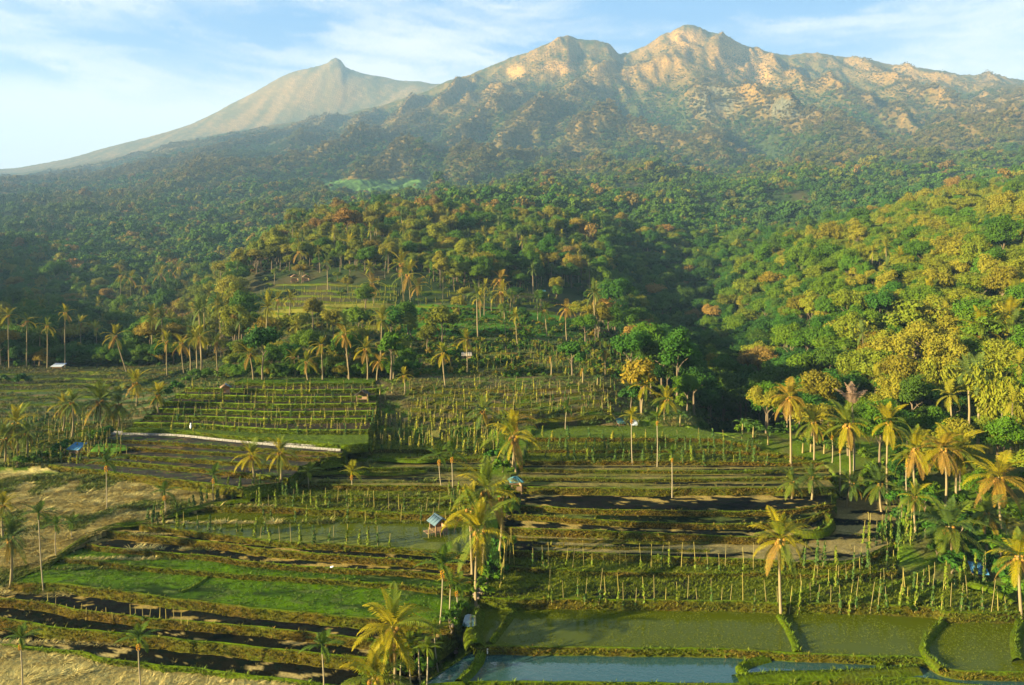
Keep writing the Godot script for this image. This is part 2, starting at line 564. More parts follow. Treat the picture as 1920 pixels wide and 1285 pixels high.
# ------------------------------------------------------------------ terraces
func resample(pl: PackedVector3Array, n: int) -> PackedVector3Array:
	var acc := PackedFloat32Array([0.0])
	for i in range(1, pl.size()):
		acc.append(acc[i - 1] + pl[i].distance_to(pl[i - 1]))
	var total := acc[acc.size() - 1]
	var out := PackedVector3Array()
	var k := 0
	for i in n:
		var s := total * i / (n - 1)
		while k < pl.size() - 2 and s > acc[k + 1]:
			k += 1
		out.append(pl[k].lerp(pl[k + 1], clampf((s - acc[k]) / maxf(acc[k + 1] - acc[k], 1e-5), 0.0, 1.0)))
	return out

func smooth_line(pl: PackedVector3Array) -> PackedVector3Array:
	var out := PackedVector3Array()
	for i in pl.size() - 1:
		var a := pl[maxi(i - 1, 0)]
		var b := pl[i]
		var c := pl[i + 1]
		var e := pl[mini(i + 2, pl.size() - 1)]
		for k in 6:
			out.append(b.cubic_interpolate(c, a, e, k / 6.0))
	out.append(pl[pl.size() - 1])
	return out

func line_px(a: Array, h: float) -> PackedVector3Array:
	var out := PackedVector3Array()
	for p in a:
		out.append(flat(p[0], p[1], h))
	return smooth_line(out)

var bank_spots: Array = []            # places for grass on the banks: [point, outward, kind]
var field_spots: Array = []           # [point, kind]

const KIND := {
	"grass": [Color(0.095, 0.185, 0.004), Color(0.045, 0.095, 0.005)],
	"olive": [Color(0.120, 0.140, 0.008), Color(0.080, 0.100, 0.007)],
	"bright": [Color(0.13, 0.19, 0.018), Color(0.10, 0.15, 0.014)],
	"soil": [Color(0.055, 0.042, 0.024), Color(0.035, 0.034, 0.018)],
	"mud": [Color(0.045, 0.042, 0.034), Color(0.028, 0.028, 0.022)],
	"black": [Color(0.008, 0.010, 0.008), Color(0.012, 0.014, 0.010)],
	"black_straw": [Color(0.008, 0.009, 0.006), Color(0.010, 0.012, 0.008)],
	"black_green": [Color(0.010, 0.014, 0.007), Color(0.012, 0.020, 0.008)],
	"tan": [Color(0.22, 0.175, 0.065), Color(0.16, 0.135, 0.045)],
	"strips": [Color(0.21, 0.175, 0.050), Color(0.13, 0.14, 0.025)],
	"water": [Color(0.03, 0.035, 0.012), Color(0.02, 0.03, 0.012)],
	"rice": [Color(0.07, 0.075, 0.008), Color(0.02, 0.03, 0.012)],
}

func field_color(kind: String, x: float, z: float, s: float, across: float) -> Color:
	var a := n_patch.get_noise_2d(x * 0.45, z * 1.5)
	var b := n_patch.get_noise_2d(x * 1.6 + 300.0, z * 4.0)
	var k: Array = KIND[kind]
	var c: Color = k[0].lerp(k[1], smoothstep(-0.25, 0.3, a))
	match kind:
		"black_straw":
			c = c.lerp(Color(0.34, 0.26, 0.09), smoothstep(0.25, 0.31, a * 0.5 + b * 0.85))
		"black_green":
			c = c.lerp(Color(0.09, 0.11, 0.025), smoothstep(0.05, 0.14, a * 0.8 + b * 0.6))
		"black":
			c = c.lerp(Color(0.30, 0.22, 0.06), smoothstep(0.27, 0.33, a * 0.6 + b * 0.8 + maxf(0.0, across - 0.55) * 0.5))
		"tan":
			c = c.lerp(Color(0.008, 0.010, 0.008), smoothstep(0.10, 0.15, a + b * 0.25))
		"strips":
			c = c.lerp(Color(0.012, 0.014, 0.010), smoothstep(0.16, 0.22, n_patch.get_noise_2d(x * 0.25, z * 4.2)))
		"mud":
			c = c.lerp(Color(0.12, 0.08, 0.035), smoothstep(0.12, 0.3, b + a * 0.5))
			c = c.lerp(Color(0.05, 0.08, 0.02), smoothstep(0.25, 0.4, b - a * 0.4))
		"grass":
			c = c.lerp(Color(0.014, 0.028, 0.008), 0.85 * smoothstep(0.08, 0.3, a + b * 0.5))
			c = c.lerp(Color(0.10, 0.14, 0.03), smoothstep(0.2, 0.5, b))
		"olive":
			c = c.lerp(Color(0.035, 0.035, 0.014), smoothstep(0.14, 0.3, a * 0.8 + b * 0.5))
	return c * (1.0 + 0.25 * n_small.get_noise_2d(x * 1.3, z * 1.3))

func bank_color(x: float, z: float, t: float, dry: float) -> Color:
	var a := n_patch.get_noise_2d(x * 0.8, z * 0.8 + t * 2.0)
	var b := n_small.get_noise_2d(x * 2.0, t * 1.5)
	var brown := Color(0.115, 0.078, 0.013).lerp(Color(0.068, 0.052, 0.009), smoothstep(-0.3, 0.4, b))
	var green := Color(0.085, 0.135, 0.007)
	return green.lerp(brown, clampf(dry * 0.8 + a * 0.7, 0.0, 1.0))

func raise_grid(poly: PackedVector2Array, h: float) -> void:
	var lo := Vector2(1e9, 1e9)
	var hi := Vector2(-1e9, -1e9)
	for p in poly:
		lo = lo.min(p)
		hi = hi.max(p)
	for j in range(maxi(0, int((lo.y - GZ0) / GC)), mini(GH - 1, int((hi.y - GZ0) / GC) + 1) + 1):
		for i in range(maxi(0, int((lo.x - GX0) / GC)), mini(GW - 1, int((hi.x - GX0) / GC) + 1) + 1):
			if h > grid[j * GW + i] and Geometry2D.is_point_in_polygon(Vector2(GX0 + (i + 0.5) * GC, GZ0 + (j + 0.5) * GC), poly):
				grid[j * GW + i] = h

func bank_strip(line: PackedVector3Array, out: PackedVector3Array, drop: float, dry: float, lean := 0.28) -> void:
	# from the lip down and outwards
	var w := line.size()
	var rows := [[0.0, 0.02], [0.10, 0.10], [0.14, -0.10], [0.32, -0.4], [0.62, -0.8], [0.92, -1.0], [1.2, -1.3]]
	var pts := PackedVector3Array()
	var cols := PackedColorArray()
	for r in range(rows.size() - 1, -1, -1):
		for i in w:
			var f: float = rows[r][0]
			var y: float = rows[r][1]
			var p := line[i]
			var o := out[i]
			var wob := n_small.get_noise_3d(p.x * 0.9, p.y + y * drop * 1.5, p.z * 0.9)
			var q := p + o * (f * lean * drop + wob * 0.16 * (0.3 if r < 2 else 1.0))
			q.y = p.y + (y * drop if y < 0.0 else y) + (0.05 * wob if r < 3 else 0.0)
			pts.append(q)
			cols.append(bank_color(q.x, q.z, y, clampf(dry + (-0.40 if r < 2 else 0.12), 0.0, 1.0)))
	structure("terrace_bank", sheet(pts, cols, w, rows.size()), M.bank)
	for i in w - 1:
		for k in 4:
			var f := rng.randf()
			var t := rng.randf()
			var p := line[i].lerp(line[i + 1], f)
			var y := -t * drop
			bank_spots.append([p + out[i] * (lean * drop * t * 0.95 + 0.05) + Vector3(0, y + 0.02, 0), dry, t])

func terrace_block(rows: Array, back: Array) -> void:
	# rows: [level, lip pixels, kind of field, dryness of the bank]
	for k in rows.size():
		var h: float = rows[k][0]
		var kind: String = rows[k][2]
		var dry: float = rows[k][3]
		var lip := line_px(rows[k][1], h)
		var h2: float = rows[k + 1][0] if k + 1 < rows.size() else h
		var rear := line_px(rows[k + 1][1] if k + 1 < rows.size() else back, h2)
		var length := 0.0
		for i in lip.size() - 1:
			length += lip[i].distance_to(lip[i + 1])
		var n := clampi(int(length / 0.34), 12, 260)
		lip = resample(lip, n)
		rear = resample(rear, n)
		var out := PackedVector3Array()
		for i in n:
			var dir := lip[mini(i + 1, n - 1)] - lip[maxi(i - 1, 0)]
			out.append(Vector3(-dir.z, 0, dir.x).normalized())
			# wavering edge
			lip[i] += out[i] * n_small.get_noise_2d(lip[i].x * 0.35, lip[i].z * 0.35 + 40.0) * 0.22
		for i in n:
			rear[i] -= out[i] * 0.9
			rear[i].y = h
		var prev: float = rows[k - 1][0] if k > 0 else h - 0.9
		bank_strip(lip, out, h - prev, dry)
		# sides
		for side in 2:
			var e := 0 if side == 0 else n - 1
			var a := lip[e]
			var b := rear[e]
			var m := maxi(4, int(a.distance_to(b) / 0.4))
			var ln := PackedVector3Array()
			var on := PackedVector3Array()
			for i in m:
				var f := float(i) / (m - 1)
				ln.append(a.lerp(b, 1.0 - f if side == 0 else f))
				var dr := (b - a).normalized()
				on.append(Vector3(dr.z, 0, -dr.x) if side == 0 else Vector3(-dr.z, 0, dr.x))
			bank_strip(ln, on, 1.1, 0.15, 0.5)
		# the flat with its grassy rim
		var width := 0.0
		for i in n:
			width = maxf(width, lip[i].distance_to(rear[i]))
		var rim := [0.0, 0.10, 0.22, 0.4]
		var rimh := [0.02, 0.11, 0.08, 0.0]
		if kind == "soil":
			rim = [0.0, 0.25, 0.55, 0.9]
			rimh = [0.02, 0.22, 0.16, 0.0]
		var m2 := maxi(4, int(width / 0.34))
		var pts := PackedVector3Array()
		var cols := PackedColorArray()
		var wet := kind == "water" or kind == "rice"
		for r in 4 + m2:
			for i in n:
				var wd := maxf(lip[i].distance_to(rear[i]), 0.9)
				var f: float = minf(rim[r] / wd, 0.9) if r < 4 else lerpf(minf(0.4 / wd, 0.9), 1.0, float(r - 3) / m2)
				var p := lip[i].lerp(rear[i], f)
				var nz := n_small.get_noise_2d(p.x * 1.4, p.z * 1.4)
				if r < 4:
					p.y += rimh[r] + nz * 0.03
				else:
					p.y += nz * 0.05 - (0.14 if wet else 0.0)
				pts.append(p)
				var c := (Color(0.14, 0.21, 0.012) if kind == "soil" else bank_color(p.x, p.z, 0.0, dry * 0.25)) if r < 3 else field_color(kind, p.x, p.z, float(i) / n, f)
				cols.append(c)
		structure("paddy_field", sheet(pts, cols, n, 4 + m2), M.mudwet if kind.begins_with("black") or kind == "mud" or kind == "tan" else M.field)
		if wet:
			var wp := PackedVector3Array()
			var wc := PackedColorArray()
			for r in 2:
				for i in n:
					var p := lip[i].lerp(rear[i], 0.0 if r == 0 else 1.0) + Vector3(0, -0.04, 0)
					if r == 0:
						p -= out[i] * 0.3
					wp.append(p)
					wc.append(Color.WHITE)
			structure("water", sheet(wp, wc, n, 2), M.pond if kind == "water" else M.paddy_water)
		var poly := PackedVector2Array()
		for i in range(0, n, 2):
			poly.append(Vector2(lip[i].x, lip[i].z))
		poly.append(Vector2(lip[n - 1].x, lip[n - 1].z))
		for i in range(n - 1, -1, -2):
			poly.append(Vector2(rear[i].x, rear[i].z))
		poly.append(Vector2(rear[0].x, rear[0].z))
		raise_grid(poly, h)
		# room for plants
		var dens: float = {"grass": 6.0, "olive": 5.0, "bright": 6.0, "rice": 22.0, "soil": 1.2, "strips": 1.5, "black_green": 0.7, "tan": 0.35, "mud": 0.4, "black_straw": 0.5}.get(kind, 0.0)
		var count := int(length * width * 0.8 * dens)
		for q in count:
			var i := rng.randi_range(0, n - 2)
			var fi := rng.randf()
			var p := lip[i].lerp(lip[i + 1], fi).lerp(rear[i].lerp(rear[i + 1], fi), rng.randf_range(0.04, 0.97))
			if p.distance_to(lip[i]) < 0.5:
				continue
			field_spots.append([p, kind])

func bund(px: Array, h: float, width := 0.5, height := 0.28, on_land := false, dry := 0.1) -> void:
	var line := PackedVector3Array()
	for p in px:
		line.append(spot(p[0], p[1]) if on_land else flat(p[0], p[1], h))
	line = smooth_line(line)
	var length := 0.0
	for i in line.size() - 1:
		length += line[i].distance_to(line[i + 1])
	var n := clampi(int(length / 0.4), 6, 220)
	line = resample(line, n)
	var prof := [[-1.0, -0.5], [-0.7, 0.4], [-0.35, 0.95], [0.0, 1.0], [0.35, 0.9], [0.8, 0.3], [1.0, -0.5]]
	var pts := PackedVector3Array()
	var cols := PackedColorArray()
	for r in prof.size():
		for i in n:
			var dir := line[mini(i + 1, n - 1)] - line[maxi(i - 1, 0)]
			var o := Vector3(-dir.z, 0, dir.x).normalized()
			var p := line[i]
			if on_land:
				p.y = land(p.x, p.z)
			var wob := n_small.get_noise_2d(p.x * 0.9 + r * 3.0, p.z * 0.9)
			p += o * (-prof[r][0] * width + wob * 0.12)
			p.y += prof[r][1] * height + wob * 0.06
			pts.append(p)
			cols.append(bank_color(p.x, p.z, prof[r][1], dry))
			if r == 3 and not on_land:
				bank_spots.append([p - Vector3(0, 0.03, 0), dry, 0.0])
	structure("field_bund", sheet(pts, cols, n, prof.size()), M.bank)

func make_terraces() -> void:
	# lower left
	terrace_block([
		[-36.4, [[-80, 1203], [0, 1210], [60, 1216], [150, 1225], [200, 1237], [300, 1250], [400, 1260], [480, 1270], [600, 1285], [700, 1297], [780, 1305]], "black_straw", 0.2],
		[-35.4, [[-80, 1152], [0, 1160], [60, 1170], [120, 1180], [200, 1187], [260, 1192], [360, 1203], [480, 1215], [600, 1228], [690, 1236], [800, 1245]], "black_straw", 0.75],
		[-34.6, [[-80, 1118], [0, 1125], [40, 1128], [100, 1135], [160, 1147], [250, 1157], [330, 1165], [400, 1170], [475, 1176], [564, 1187], [655, 1197], [700, 1202], [810, 1210]], "black", 0.85],
		[-33.7, [[20, 1095], [110, 1097], [225, 1110], [350, 1127], [480, 1142], [560, 1150], [650, 1158], [760, 1166], [850, 1172]], "grass", 0.7],
		[-33.25, [[105, 1047], [170, 1053], [250, 1063], [350, 1071], [475, 1081], [560, 1085], [720, 1096], [800, 1103], [880, 1111]], "grass", 0.6],
		[-32.75, [[160, 1020], [187, 1026], [287, 1035], [400, 1045], [460, 1054], [590, 1065], [720, 1071], [798, 1077], [883, 1086]], "black", 0.8],
		[-32.0, [[200, 997], [300, 1007], [400, 1017], [475, 1028], [590, 1039], [720, 1048], [811, 1056], [886, 1062]], "black", 0.85],
		[-31.4, [[262, 985], [325, 993], [400, 1002], [475, 1011], [540, 1018], [600, 1022], [740, 1028], [860, 1038], [888, 1042]], "rice", 0.7],
		[-30.65, [[385, 950], [460, 951], [540, 952], [620, 957], [700, 960], [800, 965], [880, 968]], "olive", 0.8],
		[-30.2, [[470, 928], [560, 932], [640, 934], [740, 934], [830, 938], [885, 938]], "olive", 0.5],
		[-29.6, [[500, 905], [560, 907], [640, 911], [740, 912], [830, 913], [890, 914]], "strips", 0.7],
		[-29.2, [[560, 880], [650, 880], [740, 878], [830, 880], [900, 880]], "strips", 0.5],
		[-28.7, [[600, 862], [700, 861], [800, 862], [920, 860]], "olive", 0.5],
		[-28.1, [[640, 845], [720, 843], [800, 844], [925, 842]], "olive", 0.5],
	], [[660, 828], [720, 826], [800, 824], [930, 822]])
	# ploughed fields in the middle left
	terrace_block([
		[-28.6, [[90, 873], [200, 885], [280, 895], [380, 906], [455, 915]], "mud", 0.6],
		[-28.0, [[110, 858], [240, 868], [330, 876], [420, 884], [500, 893], [540, 898]], "mud", 0.7],
		[-27.5, [[150, 848], [250, 855], [350, 862], [450, 868], [560, 876]], "mud", 0.7],
		[-27.1, [[165, 838], [260, 841], [370, 848], [480, 854], [600, 861]], "mud", 0.8],
		[-26.7, [[190, 825], [300, 830], [420, 838], [520, 845], [640, 852]], "mud", 0.7],
	], [[212, 815], [320, 818], [450, 829], [560, 838], [640, 846]])
	# green stepped terraces, upper left
	terrace_block([
		[-25.9, [[230, 806], [330, 808], [430, 818], [540, 826], [640, 835], [690, 832]], "bright", 0.0],
		[-25.3, [[250, 795], [350, 796], [450, 803], [560, 808], [690, 808]], "soil", 0.1],
		[-24.7, [[270, 782], [400, 783], [520, 788], [700, 786]], "soil", 0.1],
		[-24.1, [[290, 768], [400, 770], [520, 774], [705, 772]], "soil", 0.1],
		[-23.5, [[310, 755], [400, 757], [520, 760], [705, 758]], "soil", 0.1],
		[-22.8, [[330, 741], [420, 743], [540, 746], [705, 744]], "soil", 0.1],
		[-22.2, [[345, 729], [430, 730], [550, 733], [705, 731]], "soil", 0.1],
		[-21.7, [[440, 718], [550, 720], [700, 719]], "grass", 0.1],
	], [[450, 711], [560, 711], [700, 711]])
	# right of the palms
	terrace_block([
		[-35.1, [[790, 1287], [905, 1281], [1100, 1282], [1380, 1285], [1500, 1280], [1700, 1273], [1800, 1285], [1980, 1295]], "water", 0.2],
		[-34.5, [[893, 1216], [960, 1214], [1200, 1218], [1390, 1220], [1495, 1226], [1600, 1232], [1720, 1235], [1770, 1256], [1850, 1262], [1980, 1262]], "rice", 0.55],
		[-33.6, [[885, 1120], [960, 1125], [1040, 1124], [1200, 1127], [1350, 1128], [1460, 1133], [1600, 1133], [1740, 1140], [1780, 1150], [1850, 1150], [1980, 1145]], "olive", 0.55],
		[-33.15, [[925, 1062], [1000, 1066], [1100, 1072], [1220, 1074], [1340, 1076], [1420, 1074], [1520, 1078], [1600, 1078], [1680, 1072]], "olive", 0.6],
		[-32.5, [[930, 1034], [960, 1035], [1060, 1036], [1200, 1043], [1300, 1047], [1400, 1050], [1500, 1056], [1590, 1057], [1640, 1040], [1690, 1015]], "tan", 0.6],
		[-31.7, [[935, 990], [1000, 993], [1100, 996], [1200, 1000], [1300, 1004], [1400, 1008], [1450, 1008], [1505, 1004], [1545, 985]], "black", 0.9],
		[-31.1, [[940, 966], [1000, 968], [1100, 975], [1200, 980], [1300, 983], [1400, 984], [1500, 976], [1556, 958]], "black_green", 0.9],
		[-30.5, [[950, 947], [1000, 950], [1100, 956], [1200, 958], [1400, 960], [1480, 957], [1560, 945]], "black", 0.9],
		[-29.6, [[955, 912], [1000, 914], [1100, 916], [1200, 918], [1400, 916], [1500, 918], [1566, 915]], "strips", 0.75],
		[-29.25, [[965, 897], [1100, 898], [1200, 900], [1400, 898], [1560, 895]], "strips", 0.5],
		[-28.9, [[975, 880], [1100, 883], [1250, 884], [1400, 884], [1555, 880]], "strips", 0.5],
		[-28.4, [[985, 865], [1100, 866], [1300, 866], [1440, 868], [1545, 868]], "olive", 0.9],
		[-28.0, [[990, 845], [1100, 845], [1300, 846], [1420, 850], [1505, 858]], "olive", 0.9],
		[-27.4, [[1000, 822], [1100, 822], [1300, 823], [1360, 826], [1425, 840]], "bright", 0.9],
	], [[1010, 800], [1100, 800], [1200, 800], [1280, 803], [1340, 815]])
	# the muddy field with black puddles behind the round plot
	terrace_block([
		[-32.45, [[1500, 1052], [1590, 1053], [1640, 1036], [1692, 1011]], "tan", 0.6],
	], [[1545, 940], [1600, 934], [1650, 930], [1702, 928]])


# ------------------------------------------------------------------ plants: shapes
class Buf:
	var v := PackedVector3Array()
	var c := PackedColorArray()
	var i := PackedInt32Array()
	func leaf(p: Vector3, u: Vector3, w: Vector3, fold: Vector3, col: Color) -> void:      # a diamond leaf spray folded along its length
		var b := v.size()
		v.append(p - u); v.append(p + w + fold); v.append(p + u); v.append(p - w + fold)
		for k in 4:
			c.append(col)
		i.append_array([b, b + 1, b + 2, b, b + 2, b + 3])
	func quad(a: Vector3, b_: Vector3, c_: Vector3, d: Vector3, c1: Color, c2: Color) -> void:
		var b := v.size()
		v.append(a); v.append(b_); v.append(c_); v.append(d)
		c.append(c1); c.append(c1); c.append(c2); c.append(c2)
		i.append_array([b, b + 1, b + 2, b, b + 2, b + 3])

func buf_mesh(b: Buf, into: ArrayMesh = null) -> ArrayMesh:
	return tri_mesh(b.v, PackedVector3Array(), b.c, b.i, into)

func rdir(r: RandomNumberGenerator) -> Vector3:
	var y := r.randf_range(-1.0, 1.0)
	var a := r.randf() * TAU
	var s := sqrt(1.0 - y * y)
	return Vector3(cos(a) * s, y, sin(a) * s)

func vary(r: RandomNumberGenerator, amount := 0.28) -> Color:
	var k := 1.0 + r.randf_range(-amount, amount)
	var warm := r.randf_range(-0.14, 0.14)
	return Color(k * (1.0 + warm), k, k * (1.0 - warm))

func crown_buf(seed_: int, radii: Vector3, centre: float, lobes: int, cards: int, size: float, core := true) -> Buf:
	var r := RandomNumberGenerator.new()
	r.seed = seed_
	var b := Buf.new()
	var mean := (radii.x + radii.y + radii.z) / 3.0
	for l in lobes:
		var dr := rdir(r)
		if dr.y < -0.35:
			dr.y = -dr.y
		var lc := Vector3(dr.x * radii.x, dr.y * radii.y, dr.z * radii.z) * r.randf_range(0.45, 0.85) + Vector3(0, centre, 0)
		var lr := mean * r.randf_range(0.24, 0.50)
		var tone := r.randf_range(0.85, 1.15)
		for k in cards:
			var n := rdir(r)
			if n.y < -0.5:
				n.y *= -0.5
				n = n.normalized()
			var p := lc + Vector3(n.x, n.y * 0.8, n.z) * lr * r.randf_range(0.62, 1.28)
			var m := (n + rdir(r) * 0.75 + Vector3(0, 0.25, 0)).normalized()
			var u := m.cross(rdir(r)).normalized()
			var w := m.cross(u)
			var s := size * r.randf_range(0.6, 1.25)
			b.leaf(p, u * s, w * s * 0.6, -m * s * 0.22, vary(r) * tone)
		if core:
			var base := b.v.size()
			var q := [Vector3(1, 0, 0), Vector3(-1, 0, 0), Vector3(0, 1, 0), Vector3(0, -1, 0), Vector3(0, 0, 1), Vector3(0, 0, -1)]
			for e in q:
				b.v.append(lc + e * lr * 0.66)
				b.c.append(Color(0.7, 0.75, 0.7) * tone)
			b.i.append_array([base + 2, base, base + 4, base + 2, base + 4, base + 1, base + 2, base + 1, base + 5, base + 2, base + 5, base, base + 3, base + 4, base, base + 3, base + 1, base + 4, base + 3, base + 5, base + 1, base + 3, base, base + 5])
	return b

func trunk_mesh(seed_: int, height: float, radius: float, limbs: int, reach: float, into: ArrayMesh = null) -> ArrayMesh:
	var r := RandomNumberGenerator.new()
	r.seed = seed_
	var v := PackedVector3Array()
	var n := PackedVector3Array()
	var c := PackedColorArray()
	var idx := PackedInt32Array()
	var path := PackedVector3Array()
	var rad := PackedFloat32Array()
	var p := Vector3(0, -0.8, 0)
	for k in 6:
		path.append(p)
		rad.append(radius * (1.25 - 0.16 * k))
		p += Vector3(r.randf_range(-0.14, 0.14), (height + 0.8) / 5.0, r.randf_range(-0.14, 0.14))
	tube(path, rad, 6, v, n, c, idx, Color.WHITE)
	for l in limbs:
		var a := TAU * l / limbs + r.randf()
		var s := path[3].lerp(path[5], r.randf())
		var e := s + Vector3(cos(a) * reach, reach * r.randf_range(0.5, 1.1), sin(a) * reach)
		var q := PackedVector3Array([s, s.lerp(e, 0.5) + Vector3(0, reach * 0.12, 0), e])
		tube(q, PackedFloat32Array([radius * 0.45, radius * 0.3, radius * 0.12]), 5, v, n, c, idx, Color.WHITE)
	return tri_mesh(v, n, c, idx, into)

func frond_buf(elev: float, length: float, pairs: int, bend: float, droop: float, seed_: int, width := 1.0) -> Buf:
	# a feathered palm leaf growing out along +z
	var r := RandomNumberGenerator.new()
	r.seed = seed_
	var b := Buf.new()
	var segs := 12
	var pos := PackedVector3Array([Vector3.ZERO])
	var dirs := PackedVector3Array()
	var a := deg_to_rad(elev)
	var yaw := 0.0
	for k in segs:
		var d := Vector3(sin(yaw) * cos(a), sin(a), cos(a) * cos(yaw))
		dirs.append(d)
		pos.append(pos[k] + d * length / segs)
		a -= deg_to_rad(bend) / segs * (0.4 + 1.2 * k / segs)
		a = maxf(a, -1.5)
		yaw += r.randf_range(-0.05, 0.05)
	dirs.append(dirs[segs - 1])
	for k in segs:
		var side := Vector3.RIGHT * lerpf(0.055, 0.012, float(k) / segs) * width
		var s2 := Vector3.RIGHT * lerpf(0.055, 0.012, float(k + 1) / segs) * width
		b.quad(pos[k] - side, pos[k] + side, pos[k + 1] + s2, pos[k + 1] - s2, Color(1.25, 1.15, 0.8), Color(1.25, 1.15, 0.8))
	for i in pairs:
		var f := 0.10 + 0.9 * (i + 0.5) / pairs
		var x := f * segs
		var k := mini(int(x), segs - 1)
		var p := pos[k].lerp(pos[k + 1], x - k)
		var t := dirs[k]
		var up := t.cross(Vector3.RIGHT).normalized()
		if up.y < 0.0:
			up = -up
		var ln := length * 0.23 * sin(PI * (0.16 + 0.80 * f)) * r.randf_range(0.8, 1.12)
		for s: float in [-1.0, 1.0]:
			var o := (Vector3.RIGHT * s * 0.80 + t * (0.45 + 0.5 * f) + up * 0.16).normalized()
			var mid := p + o * ln * 0.55
			var tip := mid + (o + Vector3.DOWN * droop * r.randf_range(0.6, 1.3)).normalized() * ln * 0.5
			var wd := t * 0.062 * width
			var c1 := vary(r, 0.2)
			b.quad(p - wd * 0.6, p + wd * 0.6, mid + wd, mid - wd, c1, c1)
			b.quad(mid - wd, mid + wd, tip + wd * 0.15, tip - wd * 0.15, c1, c1 * Color(1.18, 1.05, 0.85))
	return b

const ELEV := [82.0, 60.0, 36.0, 12.0, -14.0, -42.0, -72.0]
const BEND := [28.0, 62.0, 82.0, 88.0, 74.0, 46.0, 14.0]

func frond(k: int, s: int) -> ArrayMesh:
	var key := "frond%d_%d" % [k, s]
	if not mesh_cache.has(key):
		mesh_cache[key] = buf_mesh(frond_buf(ELEV[k], 1.0 * 4.4, 24, BEND[k], 0.35 + 0.16 * k, 40 + k * 7 + s))
	return mesh_cache[key]

func frond_wide(k: int, s: int) -> ArrayMesh:      # short palm leaf with broad leaflets
	var key := "wide%d_%d" % [k, s]
	if not mesh_cache.has(key):
		mesh_cache[key] = buf_mesh(frond_buf(ELEV[k], 4.4, 11, BEND[k] * 0.9, 0.5, 140 + k * 7 + s, 2.6))
	return mesh_cache[key]

func ball(b: Buf, at: Vector3, rad: Vector3, col: Color, rings := 4, segs := 7) -> void:
	var base := b.v.size()
	for j in rings + 1:
		var t := PI * j / rings
		for i in segs:
			var a := TAU * i / segs
			b.v.append(at + Vector3(sin(t) * cos(a) * rad.x, cos(t) * rad.y, sin(t) * sin(a) * rad.z))
			b.c.append(col)
	for j in rings:
		for i in segs:
			var p := base + j * segs + i
			var q := base + j * segs + (i + 1) % segs
			b.i.append_array([p, q, p + segs, q, q + segs, p + segs])

func nuts_mesh() -> ArrayMesh:
	if not mesh_cache.has("nuts"):
		var b := Buf.new()
		for k in 9:
			var a := k * 2.399
			ball(b, Vector3(cos(a) * 0.34, -0.25 - 0.07 * k, sin(a) * 0.34), Vector3(0.16, 0.2, 0.16), Color(1, 1, 1) * (0.8 + 0.05 * k))
		mesh_cache["nuts"] = buf_mesh(b)
	return mesh_cache["nuts"]

func spadix_mesh() -> ArrayMesh:           # the hanging fruit strings of an areca palm
	if not mesh_cache.has("spadix"):
		var r := RandomNumberGenerator.new()
		r.seed = 6
		var b := Buf.new()
		for k in 26:
			var a := r.randf() * TAU
			var d := r.randf_range(0.15, 0.42)
			ball(b, Vector3(cos(a) * d, r.randf_range(-1.0, 0.05), sin(a) * d), Vector3.ONE * r.randf_range(0.07, 0.13), vary(r, 0.25), 3, 5)
		mesh_cache["spadix"] = buf_mesh(b)
	return mesh_cache["spadix"]

func stem_path(a: Vector3, b: Vector3, bow: float) -> PackedVector3Array:
	var out := PackedVector3Array()
	var side := Vector3(1, 0, 0.4).normalized()
	for k in 9:
		var f := k / 8.0
		var p := a.lerp(b, f)
		# leave the ground at a slant and then straighten
		p += side * sin(f * PI) * bow
		out.append(p)
	return out

func coconut(cx: float, cy: float, bx: float, by: float, r: float, tone: String, label: String, group := "", count := 24) -> void:
	var foot := spot(bx, minf(by, 1330.0))
	if by > 1310.0:
		foot = Vector3((bx - CX) / F * 59.0, -36.8, -59.0)
	var d := -foot.z
	var top := pix(cx, cy, d) - foot
	var o := thing("coconut_palm", foot, label, "palm tree", group)
	var rs := RandomNumberGenerator.new()
	rs.seed = int(cx * 31 + cy * 7)
	var path := stem_path(Vector3(0, -0.5, 0), top - Vector3(0, 0.1, 0), rs.randf_range(-0.35, 0.35))
	var rad := PackedFloat32Array()
	for k in 9:
		rad.append(lerpf(0.165, 0.10, k / 8.0) + (0.09 if k == 0 else 0.0))
	part("trunk", tube_mesh(path, rad, 7), M.palm_bark, o)
	var sc := r / F * d * 1.32 / 4.4
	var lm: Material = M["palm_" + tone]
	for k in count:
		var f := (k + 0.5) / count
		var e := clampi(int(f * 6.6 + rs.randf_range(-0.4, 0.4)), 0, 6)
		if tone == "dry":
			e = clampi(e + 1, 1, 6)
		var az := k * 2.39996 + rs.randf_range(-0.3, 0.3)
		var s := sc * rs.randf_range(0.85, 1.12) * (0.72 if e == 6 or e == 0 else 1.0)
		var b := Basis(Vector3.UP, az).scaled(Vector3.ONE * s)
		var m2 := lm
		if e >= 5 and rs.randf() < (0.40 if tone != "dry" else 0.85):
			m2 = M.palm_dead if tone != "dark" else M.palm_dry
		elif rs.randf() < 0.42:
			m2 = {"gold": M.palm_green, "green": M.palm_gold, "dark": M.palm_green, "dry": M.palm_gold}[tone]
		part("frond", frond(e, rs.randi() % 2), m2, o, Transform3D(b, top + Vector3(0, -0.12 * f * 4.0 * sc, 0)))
	part("coconut_bunch", nuts_mesh(), M.nuts, o, Transform3D(Basis().scaled(Vector3.ONE * sc * 1.3), top))

